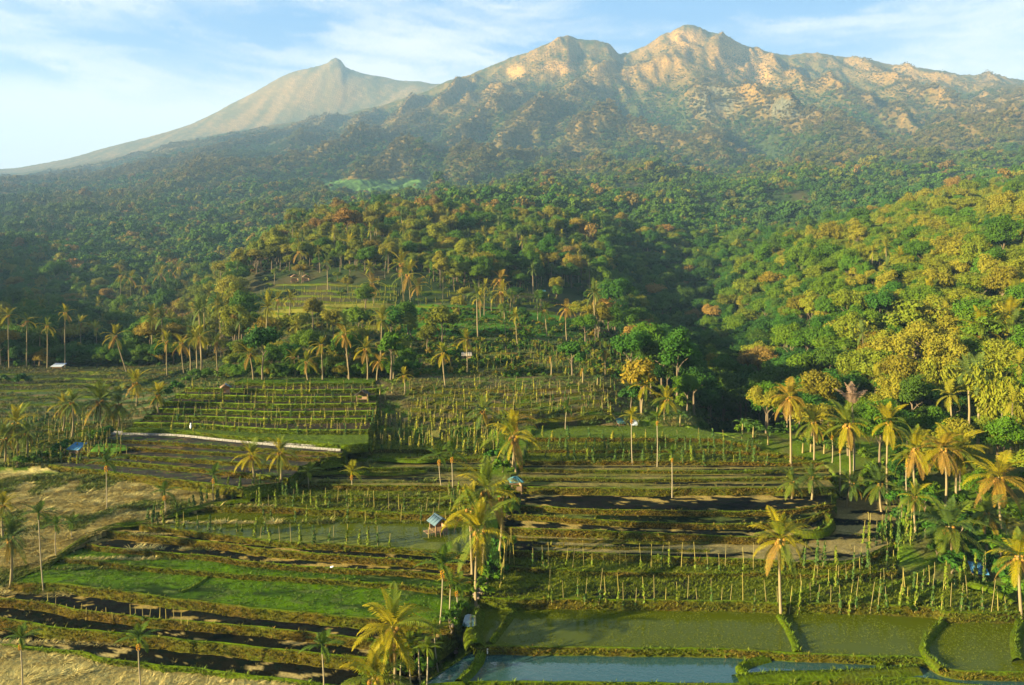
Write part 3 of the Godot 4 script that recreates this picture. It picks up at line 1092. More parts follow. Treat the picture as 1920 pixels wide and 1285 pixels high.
func areca(cx: float, cy: float, bx: float, by: float, r: float, label: String, group := "", ripe := true, tone := "dark") -> void:
	var foot := spot(bx, by)
	var d := -foot.z
	var top := pix(cx, cy, d) - foot
	var o := thing("areca_palm", foot, label, "palm tree", group)
	var rs := RandomNumberGenerator.new()
	rs.seed = int(cx * 17 + cy * 5)
	var path := stem_path(Vector3(0, -0.5, 0), top - Vector3(0, 0.7, 0), rs.randf_range(-0.15, 0.15))
	var rad := PackedFloat32Array()
	for k in 9:
		rad.append(lerpf(0.075, 0.055, k / 8.0))
	part("trunk", tube_mesh(path, rad, 6), M.areca_bark, o)
	part("crownshaft", tube_mesh(PackedVector3Array([top - Vector3(0, 0.75, 0), top - Vector3(0, 0.35, 0), top + Vector3(0, 0.2, 0)]), PackedFloat32Array([0.09, 0.12, 0.06]), 6), M["palm_" + tone], o)
	var sc := r / F * d * 1.5 / 4.4
	for k in 13:
		var e: int = [0, 1, 1, 2, 2, 2, 3, 3, 4, 4, 1, 2, 3][k]
		var b := Basis(Vector3.UP, k * 2.39996 + rs.randf()).scaled(Vector3(1.35, 1.0, 1.0) * sc * rs.randf_range(0.85, 1.1))
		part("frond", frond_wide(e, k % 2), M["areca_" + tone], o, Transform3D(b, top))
	if ripe:
		part("fruit_bunch", spadix_mesh(), M.fruit, o, Transform3D(Basis().scaled(Vector3(0.6, 0.8, 0.6) * clampf(sc * 2.0, 0.6, 1.0)), top - Vector3(0, 0.55, 0)))

func banana_leaf(k: int) -> ArrayMesh:
	var key := "banana%d" % k
	if not mesh_cache.has(key):
		var r := RandomNumberGenerator.new()
		r.seed = 90 + k
		var b := Buf.new()
		var a := deg_to_rad([78.0, 58.0, 34.0][k])
		var p := Vector3.ZERO
		var pw := 0.05
		for s in 8:
			var d := Vector3(0, sin(a), cos(a))
			var q := p + d * 0.34
			var w := 0.36 * sin(PI * clampf((s + 1.4) / 9.0, 0.0, 1.0)) * r.randf_range(0.75, 1.05)
			var up := d.cross(Vector3.RIGHT)
			if up.y < 0.0:
				up = -up
			for sd: float in [-1.0, 1.0]:
				var e1 := p + Vector3.RIGHT * sd * pw + up * pw * 0.25
				var e2 := q + Vector3.RIGHT * sd * w + up * w * 0.25
				b.quad(p, e1, e2, q, Color.WHITE, vary(r, 0.15))
			p = q
			pw = w * r.randf_range(0.8, 1.0)
			a -= 0.19
		mesh_cache[key] = buf_mesh(b)
	return mesh_cache[key]

func banana(px: float, py: float, h: float, label: String, group: String, lit := false) -> void:
	var foot := spot(px, py)
	var o := thing("banana_plant", foot, label, "banana plant", group)
	var rs := RandomNumberGenerator.new()
	rs.seed = int(px * 13 + py)
	part("stem", tube_mesh(PackedVector3Array([Vector3(0, -0.3, 0), Vector3(0.05, h * 0.3, 0), Vector3(0.08, h * 0.6, 0.03)]), PackedFloat32Array([0.16, 0.13, 0.07]), 6), M.banana_stem, o)
	for k in 9:
		var b := Basis(Vector3.UP, k * 2.4 + rs.randf()).scaled(Vector3.ONE * h / 4.4 * rs.randf_range(0.8, 1.15))
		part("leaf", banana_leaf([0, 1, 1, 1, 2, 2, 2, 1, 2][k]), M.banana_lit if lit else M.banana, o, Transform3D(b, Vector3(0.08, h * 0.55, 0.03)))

func vine_mesh(k: int) -> ArrayMesh:         # climbing beans round a stake of height 1, radius in metres
	var key := "vine%d" % k
	if not mesh_cache.has(key):
		var r := RandomNumberGenerator.new()
		r.seed = 300 + k
		var b := Buf.new()
		var top: float = [0.35, 0.72, 1.02, 0.95][k]
		var n: int = [26, 56, 95, 130][k]
		var wide: float = [0.28, 0.22, 0.30, 0.46][k]
		for i in n:
			var f := r.randf()
			var y := f * top
			var a := r.randf() * TAU
			var rr := wide * (1.15 - 0.85 * f) * r.randf_range(0.4, 1.0)
			var m := (Vector3(cos(a), 0.4, sin(a)) + rdir(r) * 0.6).normalized()
			var u := m.cross(rdir(r)).normalized()
			var s := r.randf_range(0.09, 0.17)
			var w := m.cross(u) * s * 0.8
			u *= s
			u.y *= 0.42
			w.y *= 0.42
			b.leaf(Vector3(cos(a) * rr, y, sin(a) * rr), u, w, -m * 0.02, vary(r))
		mesh_cache[key] = buf_mesh(b)
	return mesh_cache[key]

var stake_count := 0
var far_stakes := [[], [], [], []]
var far_stakes_c := [[], [], [], []]

func stake_at(p: Vector3, h: float, lean: float, lean_z: float, k: int, lit: float, label: String) -> void:
	var b := Basis(Vector3(0, 0, 1), lean) * Basis(Vector3(1, 0, 0), lean_z) * Basis(Vector3.UP, rng.randf() * TAU)
	if stake_count < 300:
		stake_count += 1
		var o := thing("bean_stake", p, label, "stake", "bean stakes in the fields")
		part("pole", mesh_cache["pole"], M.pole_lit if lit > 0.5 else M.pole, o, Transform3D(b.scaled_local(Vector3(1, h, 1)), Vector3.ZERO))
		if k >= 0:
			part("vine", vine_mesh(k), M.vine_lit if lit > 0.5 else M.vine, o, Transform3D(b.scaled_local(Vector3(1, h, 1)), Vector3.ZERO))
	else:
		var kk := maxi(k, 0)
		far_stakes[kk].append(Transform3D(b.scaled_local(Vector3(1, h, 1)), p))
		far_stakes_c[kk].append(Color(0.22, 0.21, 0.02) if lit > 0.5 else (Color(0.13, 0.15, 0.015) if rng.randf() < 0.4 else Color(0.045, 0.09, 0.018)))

func stake_row(x0: float, y0: float, x1: float, y1: float, n: int, h: float, kinds: Array, lit: float, label: String, jx := 0.4, jy := 3.0) -> void:
	for i in n:
		var f := (i + 0.5 + rng.randf_range(-jx, jx)) / n
		var p := spot(lerpf(x0, x1, f), lerpf(y0, y1, f) + rng.randf_range(-jy, jy))
		stake_at(p - Vector3(0, 0.15, 0), h * rng.randf_range(0.7, 1.15), rng.randf_range(-0.13, 0.10), rng.randf_range(-0.08, 0.08), kinds[rng.randi() % kinds.size()], 1.0 if rng.randf() < lit else 0.0, label)


# ------------------------------------------------------------------ forest
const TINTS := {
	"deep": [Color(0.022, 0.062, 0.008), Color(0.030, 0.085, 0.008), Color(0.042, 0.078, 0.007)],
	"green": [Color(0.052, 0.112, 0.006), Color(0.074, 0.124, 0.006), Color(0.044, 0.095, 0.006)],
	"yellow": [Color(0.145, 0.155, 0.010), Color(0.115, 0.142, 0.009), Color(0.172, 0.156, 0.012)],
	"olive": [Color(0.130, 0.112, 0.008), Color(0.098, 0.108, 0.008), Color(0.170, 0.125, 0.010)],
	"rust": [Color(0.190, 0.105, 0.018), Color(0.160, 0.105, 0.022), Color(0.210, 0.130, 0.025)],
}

func tint(kind: String) -> Color:
	return TINTS[kind][rng.randi() % 3]

func forest_at(px: float, gy: float, d: float) -> float:
	if px > 1180.0:
		var edge := 760.0
		for s in [[1180.0, 735.0, 1300.0, 790.0], [1300.0, 790.0, 1430.0, 828.0], [1430.0, 828.0, 1560.0, 850.0], [1560.0, 850.0, 1650.0, 925.0], [1650.0, 925.0, 1800.0, 985.0], [1800.0, 985.0, 2100.0, 1010.0]]:
			if px >= s[0] and px < s[2]:
				edge = lerpf(s[1], s[3], (px - s[0]) / (s[2] - s[0]))
		return 1.0 if gy < edge else 0.0
	if d < 140.0:
		return 0.0
	if gy > 712.0 and px > 230.0:
		return 0.0
	if px <= 330.0 and gy > 688.0:
		return 0.0
	if px > 690.0 and gy > 640.0:
		return 0.05 if gy > 700.0 or px > 850.0 else 0.4
	if px > 450.0 and px < 800.0 and gy > 515.0 and gy < 628.0:
		return 0.06
	if px > 470.0 and px <= 850.0 and gy >= 628.0 and gy < 662.0:
		return 0.08
	if px > 330.0 and px <= 850.0 and gy >= 662.0:
		return 0.42
	if px >= 780.0 and px < 1120.0 and gy > 545.0 and gy <= 640.0:
		return 0.12
	return 1.0

func region(px: float, gy: float, d: float) -> Array:      # [chance of each tint: deep green yellow olive rust], share of palms, words
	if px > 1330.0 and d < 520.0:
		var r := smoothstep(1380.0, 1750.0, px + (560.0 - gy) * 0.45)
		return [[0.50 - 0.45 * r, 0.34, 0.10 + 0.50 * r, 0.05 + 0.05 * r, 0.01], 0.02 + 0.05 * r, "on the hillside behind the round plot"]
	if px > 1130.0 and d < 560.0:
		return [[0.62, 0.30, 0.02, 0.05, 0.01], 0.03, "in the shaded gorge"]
	if px > 330.0 and d < 560.0:
		var r2 := smoothstep(1080.0, 760.0, px)
		return [[0.34 - 0.26 * r2, 0.34 - 0.06 * r2, 0.12 + 0.28 * r2, 0.17 + 0.05 * r2, 0.03], 0.15, "on the middle hill"]
	if px <= 330.0 and d < 700.0:
		return [[0.36, 0.46, 0.06, 0.11, 0.01], 0.16, "in the valley forest"]
	return [[0.34, 0.43, 0.08, 0.135, 0.015], 0.05, "in the forest below the mountain"]

func slope_words(d: float) -> String:
	return "at the forest edge" if d < 150.0 else ("low on the slope" if d < 190.0 else ("halfway up the slope" if d < 245.0 else "high on the slope"))

func near_words(px: float, d: float) -> String:
	var marks := [[45.0, "by the frame's edge"], [150.0, "over the long pale shed"], [260.0, "behind the leaning palm"], [400.0, "behind the palm grove"], [520.0, "on the lit shoulder"], [650.0, "near the thatched huts"], [800.0, "near the tallest gold palm"], [1000.0, "by the bright grass patch"], [1180.0, "by the brown strip field"], [1290.0, "at the gorge mouth"], [1400.0, "across the gorge"], [1470.0, "behind the dome-shaped tree"], [1550.0, "behind the burnt-orange palm"], [1625.0, "behind the dead grey palm"], [1690.0, "behind the bent-trunk palm"], [1750.0, "behind the wide gold palm"], [1830.0, "behind the dense gold palms"], [9999.0, "near the bamboo"]]
	for m in marks:
		if px < m[0]:
			return m[1]
	return ""

func make_forest() -> void:
	# shapes
	var shapes := []
	var spec := [[Vector3(3.7, 2.9, 3.7), 6.6, 16, 300], [Vector3(4.8, 1.9, 4.6), 7.6, 18, 270], [Vector3(2.9, 4.1, 2.9), 6.6, 15, 300], [Vector3(3.3, 3.1, 3.7), 6.2, 12, 340], [Vector3(4.2, 3.3, 3.5), 7.2, 20, 250]]
	for k in spec.size():
		shapes.append(buf_mesh(crown_buf(500 + k, spec[k][0], spec[k][1], spec[k][2], spec[k][3], 0.225)))
	var trunks := []
	for k in 3:
		trunks.append(trunk_mesh(700 + k, 6.0, 0.24, 4, 1.9))
	var low := []
	for k in 4:
		low.append(buf_mesh(crown_buf(540 + k, Vector3(4.2, 3.0 + 0.5 * k, 4.2), 5.4, 10, 44, 0.68)))
	var sparse := buf_mesh(crown_buf(580, Vector3(3.4, 3.2, 3.4), 6.8, 10, 26, 0.42, false))
	# a far palm in one mesh: crown with the trunk below it
	var fp := Buf.new()
	for k in 15:
		var e: int = clampi(int(k / 15.0 * 6.4), 0, 5)
		var fb := frond_buf(ELEV[e], 3.4, 11, BEND[e], 0.6, 800 + k, 1.7)
		var turn := Transform3D(Basis(Vector3.UP, k * 2.4), Vector3(0, 11.0, 0))
		var base := fp.v.size()
		for q in fb.v.size():
			fp.v.append(turn * fb.v[q])
			fp.c.append(fb.c[q])
		for q in fb.i:
			fp.i.append(q + base)
	var palm := buf_mesh(fp)
	var pv := PackedVector3Array()
	var pn := PackedVector3Array()
	var pc := PackedColorArray()
	var pi := PackedInt32Array()
	tube(PackedVector3Array([Vector3(0, -0.5, 0), Vector3(0.1, 4, 0.1), Vector3(0.05, 8, 0), Vector3(0, 11, 0)]), PackedFloat32Array([0.22, 0.16, 0.14, 0.12]), 6, pv, pn, pc, pi, Color.WHITE)
	var palm_stem := tri_mesh(pv, pn, pc, pi)

	var xf := {}
	var cl := {}
	for k in ["s0", "s1", "s2", "s3", "s4", "l0", "l1", "l2", "l3", "palm", "sparse", "under", "stem", "tree_stem"]:
		xf[k] = []
		cl[k] = []
	# how high the land already rises in front, per bearing
	var bins := 400
	var sight := PackedFloat32Array()
	sight.resize(bins)
	sight.fill(-10.0)
	var lone := 0
	var lone_palm := 0
	var d := 74.0
	while d < 3880.0:
		var gap := 6.3 if d < 600.0 else lerpf(6.3, 9.5, smoothstep(600.0, 1300.0, d))
		if d > 1300.0:
			gap = lerpf(9.5, 12.5, smoothstep(1300.0, 3200.0, d))
		var step := gap / d
		var t := -0.80 + rng.randf() * step
		while t < 0.80:
			var dd := d + rng.randf_range(-0.5, 0.5) * gap
			var tt := t + rng.randf_range(-0.48, 0.48) * step
			t += step
			var x := tt * dd
			var h := land(x, -dd)
			var px := tt * F + CX
			var gy := HY - h / dd * F
			var bi := clampi(int((tt + 0.8) / 1.6 * bins), 0, bins - 1)
			if (h + 13.0) / dd < sight[bi] - 0.004:
				continue
			var w := forest_at(px, gy, dd)
			if in_clearing(px, gy, dd):
				w = 0.02
			elif dd > 620.0 and n_mid.get_noise_2d(x * 0.5 + 50.0, dd * 0.5) < -0.34:
				w = 0.25
			if w <= 0.0 or rng.randf() > w:
				continue
			var cl_n := n_mid.get_noise_2d(x * 1.6, dd * 1.6)
			var rg := region(px, gy, dd)
			var mix: Array = rg[0]
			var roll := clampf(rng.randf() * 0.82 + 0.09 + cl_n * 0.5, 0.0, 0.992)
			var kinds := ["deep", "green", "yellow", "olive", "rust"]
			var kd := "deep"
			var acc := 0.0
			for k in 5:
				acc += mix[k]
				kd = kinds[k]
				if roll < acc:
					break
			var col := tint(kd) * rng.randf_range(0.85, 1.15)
			var big := (1.25 if w > 0.6 else 0.85) * rng.randf_range(0.55, 1.12) * (1.0 + 0.45 * maxf(cl_n, -0.5)) * (rng.randf_range(1.15, 1.45) if rng.randf() < 0.08 else 1.0)
			if dd < 135.0:
				big = minf(big * 0.72, 0.82)
			elif dd < 230.0:
				big = minf(big, 1.25)
			var at := Vector3(x, h - 0.3, -dd)
			var turn := Basis(Vector3.UP, rng.randf() * TAU)
			if dd < 620.0 and rng.randf() < rg[1] * (1.0 if w > 0.5 else 2.0):
				var s := rng.randf_range(0.75, 1.25)
				var pb := turn.rotated(Vector3(0, 0, 1), rng.randf_range(-0.08, 0.08)).scaled(Vector3(s, s * rng.randf_range(0.8, 1.25), s))
				var pcol := Color(0.16, 0.15, 0.012) if rng.randf() < 0.45 else Color(0.07, 0.10, 0.02)
				if dd < 330.0 and lone_palm < 90:
					lone_palm += 1
					var po := thing("slender_palm", at, ("gold" if pcol.r > 0.1 else "green") + " slim ragged-crowned palm among trees " + slope_words(dd) + " " + near_words(px, dd), "palm tree", "wild palms in the forest")
					part("trunk", palm_stem, M.palm_bark, po, Transform3D(pb, Vector3.ZERO))
					part("crown", palm, M.palm_far_gold if pcol.r > 0.1 else M.palm_far, po, Transform3D(pb, Vector3.ZERO))
				else:
					xf.palm.append(Transform3D(pb, at)); cl.palm.append(pcol)
					xf.stem.append(Transform3D(pb, at)); cl.stem.append(Color(0.19, 0.15, 0.09))
				continue
			var sc := Vector3(big, big * rng.randf_range(0.8, 1.3), big)
			var tr := Transform3D(turn.scaled(sc), at)
			if dd < 330.0 and lone < 300:
				lone += 1
				var k2 := rng.randi() % 5
				var words: String = {"deep": "dark green", "green": "mid green", "yellow": "yellow-green", "olive": "olive", "rust": "rusty brown"}[kd]
				var form: String = ["round", "flat-topped", "tall", "lumpy", "broad"][k2]
				var o := thing("broadleaf_tree", at, "%s %s broadleaf tree %s %s" % [words, form, slope_words(dd), near_words(px, dd)], "tree", "broadleaf trees of the near forest")
				part("trunk", trunks[lone % 3], M.bark, o, Transform3D(turn.scaled(sc), Vector3.ZERO))
				part("crown", shapes[k2], M["leaf_" + kd + str(rng.randi() % 3)], o, Transform3D(turn.scaled(sc), Vector3.ZERO))
			elif dd < 620.0:
				if kd == "rust" and rng.randf() < 0.5:
					xf.sparse.append(tr); cl.sparse.append(col)
				else:
					var key := "s%d" % (rng.randi() % 5)
					xf[key].append(tr); cl[key].append(col)
				xf.tree_stem.append(tr); cl.tree_stem.append(Color(0.11, 0.085, 0.05))
			else:
				var grow := lerpf(1.0, 1.25, smoothstep(700.0, 2600.0, dd)) * clampf(1.0 + 0.9 * n_mid.get_noise_2d(x * 0.8 - 70.0, dd * 0.8), 0.55, 1.6)
				var key2 := "l%d" % (rng.randi() % 4)
				# the dry upper slopes carry low tan scrub
				col = col.lerp(Color(0.190, 0.128, 0.030) * rng.randf_range(0.6, 1.15), 0.8 * smoothstep(700.0, 2200.0, dd) * smoothstep(-0.05, 0.65, n_gully.get_noise_2d(x - dd * 0.12, -dd * 0.34) + cl_n * 0.5))
				var dryness := smoothstep(0.25, 0.37, h / dd + 0.10 * cl_n)
				col = col.lerp(Color(0.032, 0.078, 0.014), 0.7 * smoothstep(0.20, -0.35, n_big.get_noise_2d(x, -dd * 0.5)))
				if dryness > 0.5 and rng.randf() < 0.12:
					continue
				grow *= (1.0 - 0.5 * dryness) * lerpf(1.0, 0.6, smoothstep(2700.0, 3500.0, dd))
				col = col.lerp(Color(0.185, 0.130, 0.030) * rng.randf_range(0.55, 1.15), dryness * 0.85)
				xf[key2].append(Transform3D(turn.scaled(sc * grow), at)); cl[key2].append(col)
			# low growth between the trees
			if dd < 420.0:
				for q in 2:
					var ux := x + rng.randf_range(-3.5, 3.5)
					var uz := -dd + rng.randf_range(-3.5, 3.5)
					var us := rng.randf_range(0.16, 0.42)
					xf.under.append(Transform3D(Basis(Vector3.UP, rng.randf() * TAU).scaled(Vector3(us, us, us)), Vector3(ux, land(ux, uz) - us * 3.0, uz)))
					cl.under.append(tint("green" if rng.randf() < 0.6 else kd) * 0.9)
		# update the skyline with the land of this ring
		for b in bins:
			var t2 := (b + 0.5) / bins * 1.6 - 0.8
			sight[b] = maxf(sight[b], (land(t2 * d, -d) + 1.0) / d)
		d += gap
	# leafy edge of the palm groves along the valley and at the slope's foot
	for k in 620:
		var valley := k < 420
		var ed := rng.randf_range(206.0, 262.0) if valley else rng.randf_range(148.0, 172.0)
		var et := rng.randf_range(-0.77, -0.50) if valley else rng.randf_range(-0.50, -0.14)
		var eh := land(et * ed, -ed)
		var egy := HY - eh / ed * F
		if egy > 692.0 and valley or egy > 714.0 or egy < 640.0:
			continue
		var es := rng.randf_range(0.35, 0.8) if valley else rng.randf_range(0.25, 0.5)
		var ek := "s%d" % (rng.randi() % 5)
		xf[ek].append(Transform3D(Basis(Vector3.UP, rng.randf() * TAU).scaled(Vector3(es, es * rng.randf_range(0.9, 1.3), es)), Vector3(et * ed, eh - es * 2.4, -ed)))
		cl[ek].append(tint(["deep", "green", "green", "olive"][rng.randi() % 4]))
	# scrub on the open slopes of the middle hill
	for k in 5200:
		var sd := rng.randf_range(150.0, 285.0)
		var st := rng.randf_range(-0.36, 0.17)
		var sx := st * sd
		var sh := land(sx, -sd)
		var sgy := HY - sh / sd * F
		if sgy > 708.0 or n_patch.get_noise_2d(sx * 0.4, sd * 0.4) < -0.05:
			continue
		var ss := rng.randf_range(0.07, 0.24)
		xf.under.append(Transform3D(Basis(Vector3.UP, rng.randf() * TAU).scaled(Vector3.ONE * ss), Vector3(sx, sh - ss * 3.4, -sd)))
		cl.under.append(tint(["deep", "green", "green", "yellow", "olive"][rng.randi() % 5]))
	for k in 5:
		stuff("forest", shapes[k], M.leaf_any, xf["s%d" % k], cl["s%d" % k], "mixed green forest covering the hills above the terraces", "forest")
	for k in 4:
		stuff("forest", low[k], M.leaf_any, xf["l%d" % k], cl["l%d" % k], "distant hazy forest climbing the mountain's lower slopes", "forest")
	stuff("forest", sparse, M.leaf_any, xf.sparse, cl.sparse, "thin rusty tree tops scattered through the forest", "forest")
	stuff("forest", trunks[0], M.bark_any, xf.tree_stem, cl.tree_stem, "tree stems under the forest canopy", "forest")
	stuff("palm_grove", palm, M.leaf_any, xf.palm, cl.palm, "palm crowns mixed into the hill and valley forest", "palms")
	stuff("palm_grove", palm_stem, M.bark_any, xf.stem, cl.stem, "pale palm stems mixed into the hill and valley forest", "palms")
	stuff("undergrowth", low[1], M.leaf_any, xf.under, cl.under, "low scrub and bushes covering the slopes", "undergrowth")
	print("forest ", lone, " ", lone_palm, " ", xf.palm.size(), " low ", xf.l0.size() * 4, " mid ", xf.s0.size() * 5, " under ", xf.under.size())


# ------------------------------------------------------------------ ground cover
func tuft_mesh(seed_: int, blades: int, height: float, spread: float, wide: float) -> ArrayMesh:
	var r := RandomNumberGenerator.new()
	r.seed = seed_
	var b := Buf.new()
	for k in blades:
		var a := r.randf() * TAU
		var o := Vector3(cos(a), 0, sin(a))
		var s := Vector3(-o.z, 0, o.x) * wide
		var h := height * r.randf_range(0.6, 1.1)
		var p := o * spread * r.randf_range(0.1, 0.5)
		var m := p + o * spread * 0.35 + Vector3(0, h * 0.65, 0)
		var t := m + o * spread * 0.6 + Vector3(0, h * 0.3, 0)
		var c := vary(r, 0.22)
		b.quad(p - s, p + s, m + s * 0.7, m - s * 0.7, c * 0.9, c)
		b.quad(m - s * 0.7, m + s * 0.7, t, t, c, c * Color(1.2, 1.1, 0.9))
	return buf_mesh(b)

func make_cover() -> void:
	var tuft := tuft_mesh(1, 9, 0.34, 0.34, 0.035)
	var rice := tuft_mesh(2, 8, 0.34, 0.2, 0.026)
	var straw := tuft_mesh(3, 13, 0.24, 0.55, 0.03)
	var xf := []
	var cl := []
	for s in bank_spots:
		var p: Vector3 = s[0]
		var dry: float = s[1]
		var a := n_patch.get_noise_2d(p.x * 0.7, p.z * 0.7)
		if rng.randf() > 0.9 - 0.5 * maxf(a, 0.0):
			continue
		var sc := rng.randf_range(0.45, 1.15)
		xf.append(Transform3D(Basis(Vector3.UP, rng.randf() * TAU).scaled(Vector3(sc, sc * rng.randf_range(0.7, 1.2), sc)), p))
		var f := clampf(dry * 0.85 + a * 0.8 - (0.35 if s[2] < 0.12 else 0.0) + rng.randf_range(-0.2, 0.2), 0.0, 1.0)
		cl.append(Color(0.10, 0.155, 0.012).lerp(Color(0.22, 0.15, 0.025), f) * rng.randf_range(0.8, 1.2))
	stuff("grass", tuft, M.blade, xf, cl, "grass growing on the earth banks of the terraces", "grass")
	xf = []
	cl = []
	var rx := []
	var rc := []
	for s in field_spots:
		var p: Vector3 = s[0]
		var kind: String = s[1]
		var a := n_patch.get_noise_2d(p.x * 0.45, p.z * 1.5)
		var sc := rng.randf_range(0.6, 1.2) * (0.5 if kind == "rice" else 1.0)
		var tr := Transform3D(Basis(Vector3.UP, rng.randf() * TAU).scaled(Vector3.ONE * sc), p - Vector3(0, 0.04, 0))
		match kind:
			"rice":
				tr.origin.y -= 0.08
				var open := n_patch.get_noise_2d(p.x * 0.35 + 77.0, p.z * 0.9)
				if open > 0.30:
					continue
				rx.append(tr); rc.append(Color(0.12, 0.14, 0.010) * rng.randf_range(0.8, 1.2))
			"olive":
				rx.append(tr); rc.append(Color(0.14, 0.16, 0.010).lerp(Color(0.085, 0.11, 0.010), rng.randf()))
			"grass":
				if a > 0.22:
					continue
				xf.append(tr.scaled_local(Vector3(0.8, 0.55, 0.8))); cl.append(Color(0.065, 0.135, 0.012).lerp(Color(0.09, 0.13, 0.02), rng.randf()))
			"bright":
				xf.append(tr.scaled_local(Vector3(0.8, 0.5, 0.8))); cl.append(Color(0.10, 0.15, 0.03) * rng.randf_range(0.8, 1.15))
			_:
				if rng.randf() < 0.55:
					xf.append(tr.scaled_local(Vector3(0.8, 0.6, 0.8))); cl.append(Color(0.085, 0.11, 0.022).lerp(Color(0.22, 0.16, 0.06), rng.randf()))
	stuff("grass", tuft, M.blade, xf, cl, "short green grass over the terrace fields", "grass")
	stuff("rice_seedlings", rice, M.blade, rx, rc, "rice seedlings standing in the wet paddies", "rice seedlings")
	# straw and weeds on the dry fields
	xf = []
	cl = []
	var gx := []
	var gc := []
	for k in 42000:
		var d := rng.randf_range(57.0, 103.0)
		var t := rng.randf_range(-0.80, -0.10)
		var x := t * d
		var h := land(x, -d)
		var px := t * F + CX
		var py := HY - h / d * F
		if py > 1120.0 and py < 1200.0 or py < 885.0:
			continue
		if level(x, -d) > h + 0.05 or level(x, -d) < h - 0.02:
			continue
		var c := ground_color(x, -d, h, d, 0.0)
		var tr := Transform3D(Basis(Vector3.UP, rng.randf() * TAU).scaled(Vector3.ONE * rng.randf_range(0.5, 1.25) * (1.0 + 0.9 * smoothstep(0.1, 0.4, n_patch.get_noise_2d(x * 0.9, d * 2.0)))), Vector3(x, h, -d))
		if c.r > 0.2:
			xf.append(tr); cl.append(Color(0.58, 0.48, 0.18) * rng.randf_range(0.55, 1.15))
		else:
			gx.append(tr); gc.append(Color(0.09, 0.14, 0.022).lerp(Color(0.22, 0.19, 0.05), rng.randf() * 0.7))
	stuff("straw", straw, M.blade, xf, cl, "dry rice straw lying over the harvested fields", "straw")
	stuff("grass", tuft, M.blade, gx, gc, "green weeds between the straw", "grass")
	# weeds on the open slopes in the middle distance
	xf = []
	cl = []
	for k in 30000:
		var d := rng.randf_range(105.0, 250.0)
		var t := rng.randf_range(-0.76, 0.36)
		var x := t * d
		var h := land(x, -d)
		var px := t * F + CX
		var py := HY - h / d * F
		if level(x, -d) > h + 0.05 or (px > 700.0 and py > 800.0 and px < 1400.0):
			continue
		var a := n_patch.get_noise_2d(x * 0.5, d * 0.5)
		if a < -0.25:
			continue
		var s := rng.randf_range(0.8, 2.2)
		xf.append(Transform3D(Basis(Vector3.UP, rng.randf() * TAU).scaled(Vector3(s, s, s)), Vector3(x, h - 0.05, -d)))
		var pale := px < 330.0
		cl.append((Color(0.075, 0.125, 0.03) if not pale else Color(0.07, 0.10, 0.03)).lerp(Color(0.20, 0.15, 0.05), clampf(a + rng.randf_range(-0.1, 0.5), 0.0, 1.0)))
	stuff("grass", tuft, M.blade, xf, cl, "rough grass on the slopes between the garden plots", "grass")


# ------------------------------------------------------------------ buildings and small things
func box_mesh(size: Vector3) -> BoxMesh:
	var b := BoxMesh.new()
	b.size = size
	return b

func roof_sheet(a: Vector3, b: Vector3, c: Vector3, d: Vector3, thick := 0.06, ribs := 7) -> ArrayMesh:    # a-b eave, d-c ridge; ribbed sheet with thickness
	var st := SurfaceTool.new()
	st.begin(Mesh.PRIMITIVE_TRIANGLES)
	var n := (b - a).cross(d - a).normalized()
	if n.y < 0.0:
		n = -n
	for i in ribs:
		var f0 := float(i) / ribs
		var f1 := float(i + 0.86) / ribs
		var q := [a.lerp(b, f0), a.lerp(b, f1), d.lerp(c, f1), d.lerp(c, f0)]
		var up := n * (thick + (0.03 if i % 2 == 0 else 0.0))
		for f in [[q[0] + up, q[1] + up, q[2] + up, q[3] + up], [q[3], q[2], q[1], q[0]], [q[0], q[1], q[1] + up, q[0] + up], [q[2], q[3], q[3] + up, q[2] + up], [q[1], q[2], q[2] + up, q[1] + up], [q[3], q[0], q[0] + up, q[3] + up]]:
			for k in [0, 1, 2, 0, 2, 3]:
				st.add_vertex(f[k])
	var base := [a, b, c, d]
	for k in [0, 1, 2, 0, 2, 3]:
		st.add_vertex(base[k] + n * thick * 0.5)
	st.generate_normals()
	return st.commit()

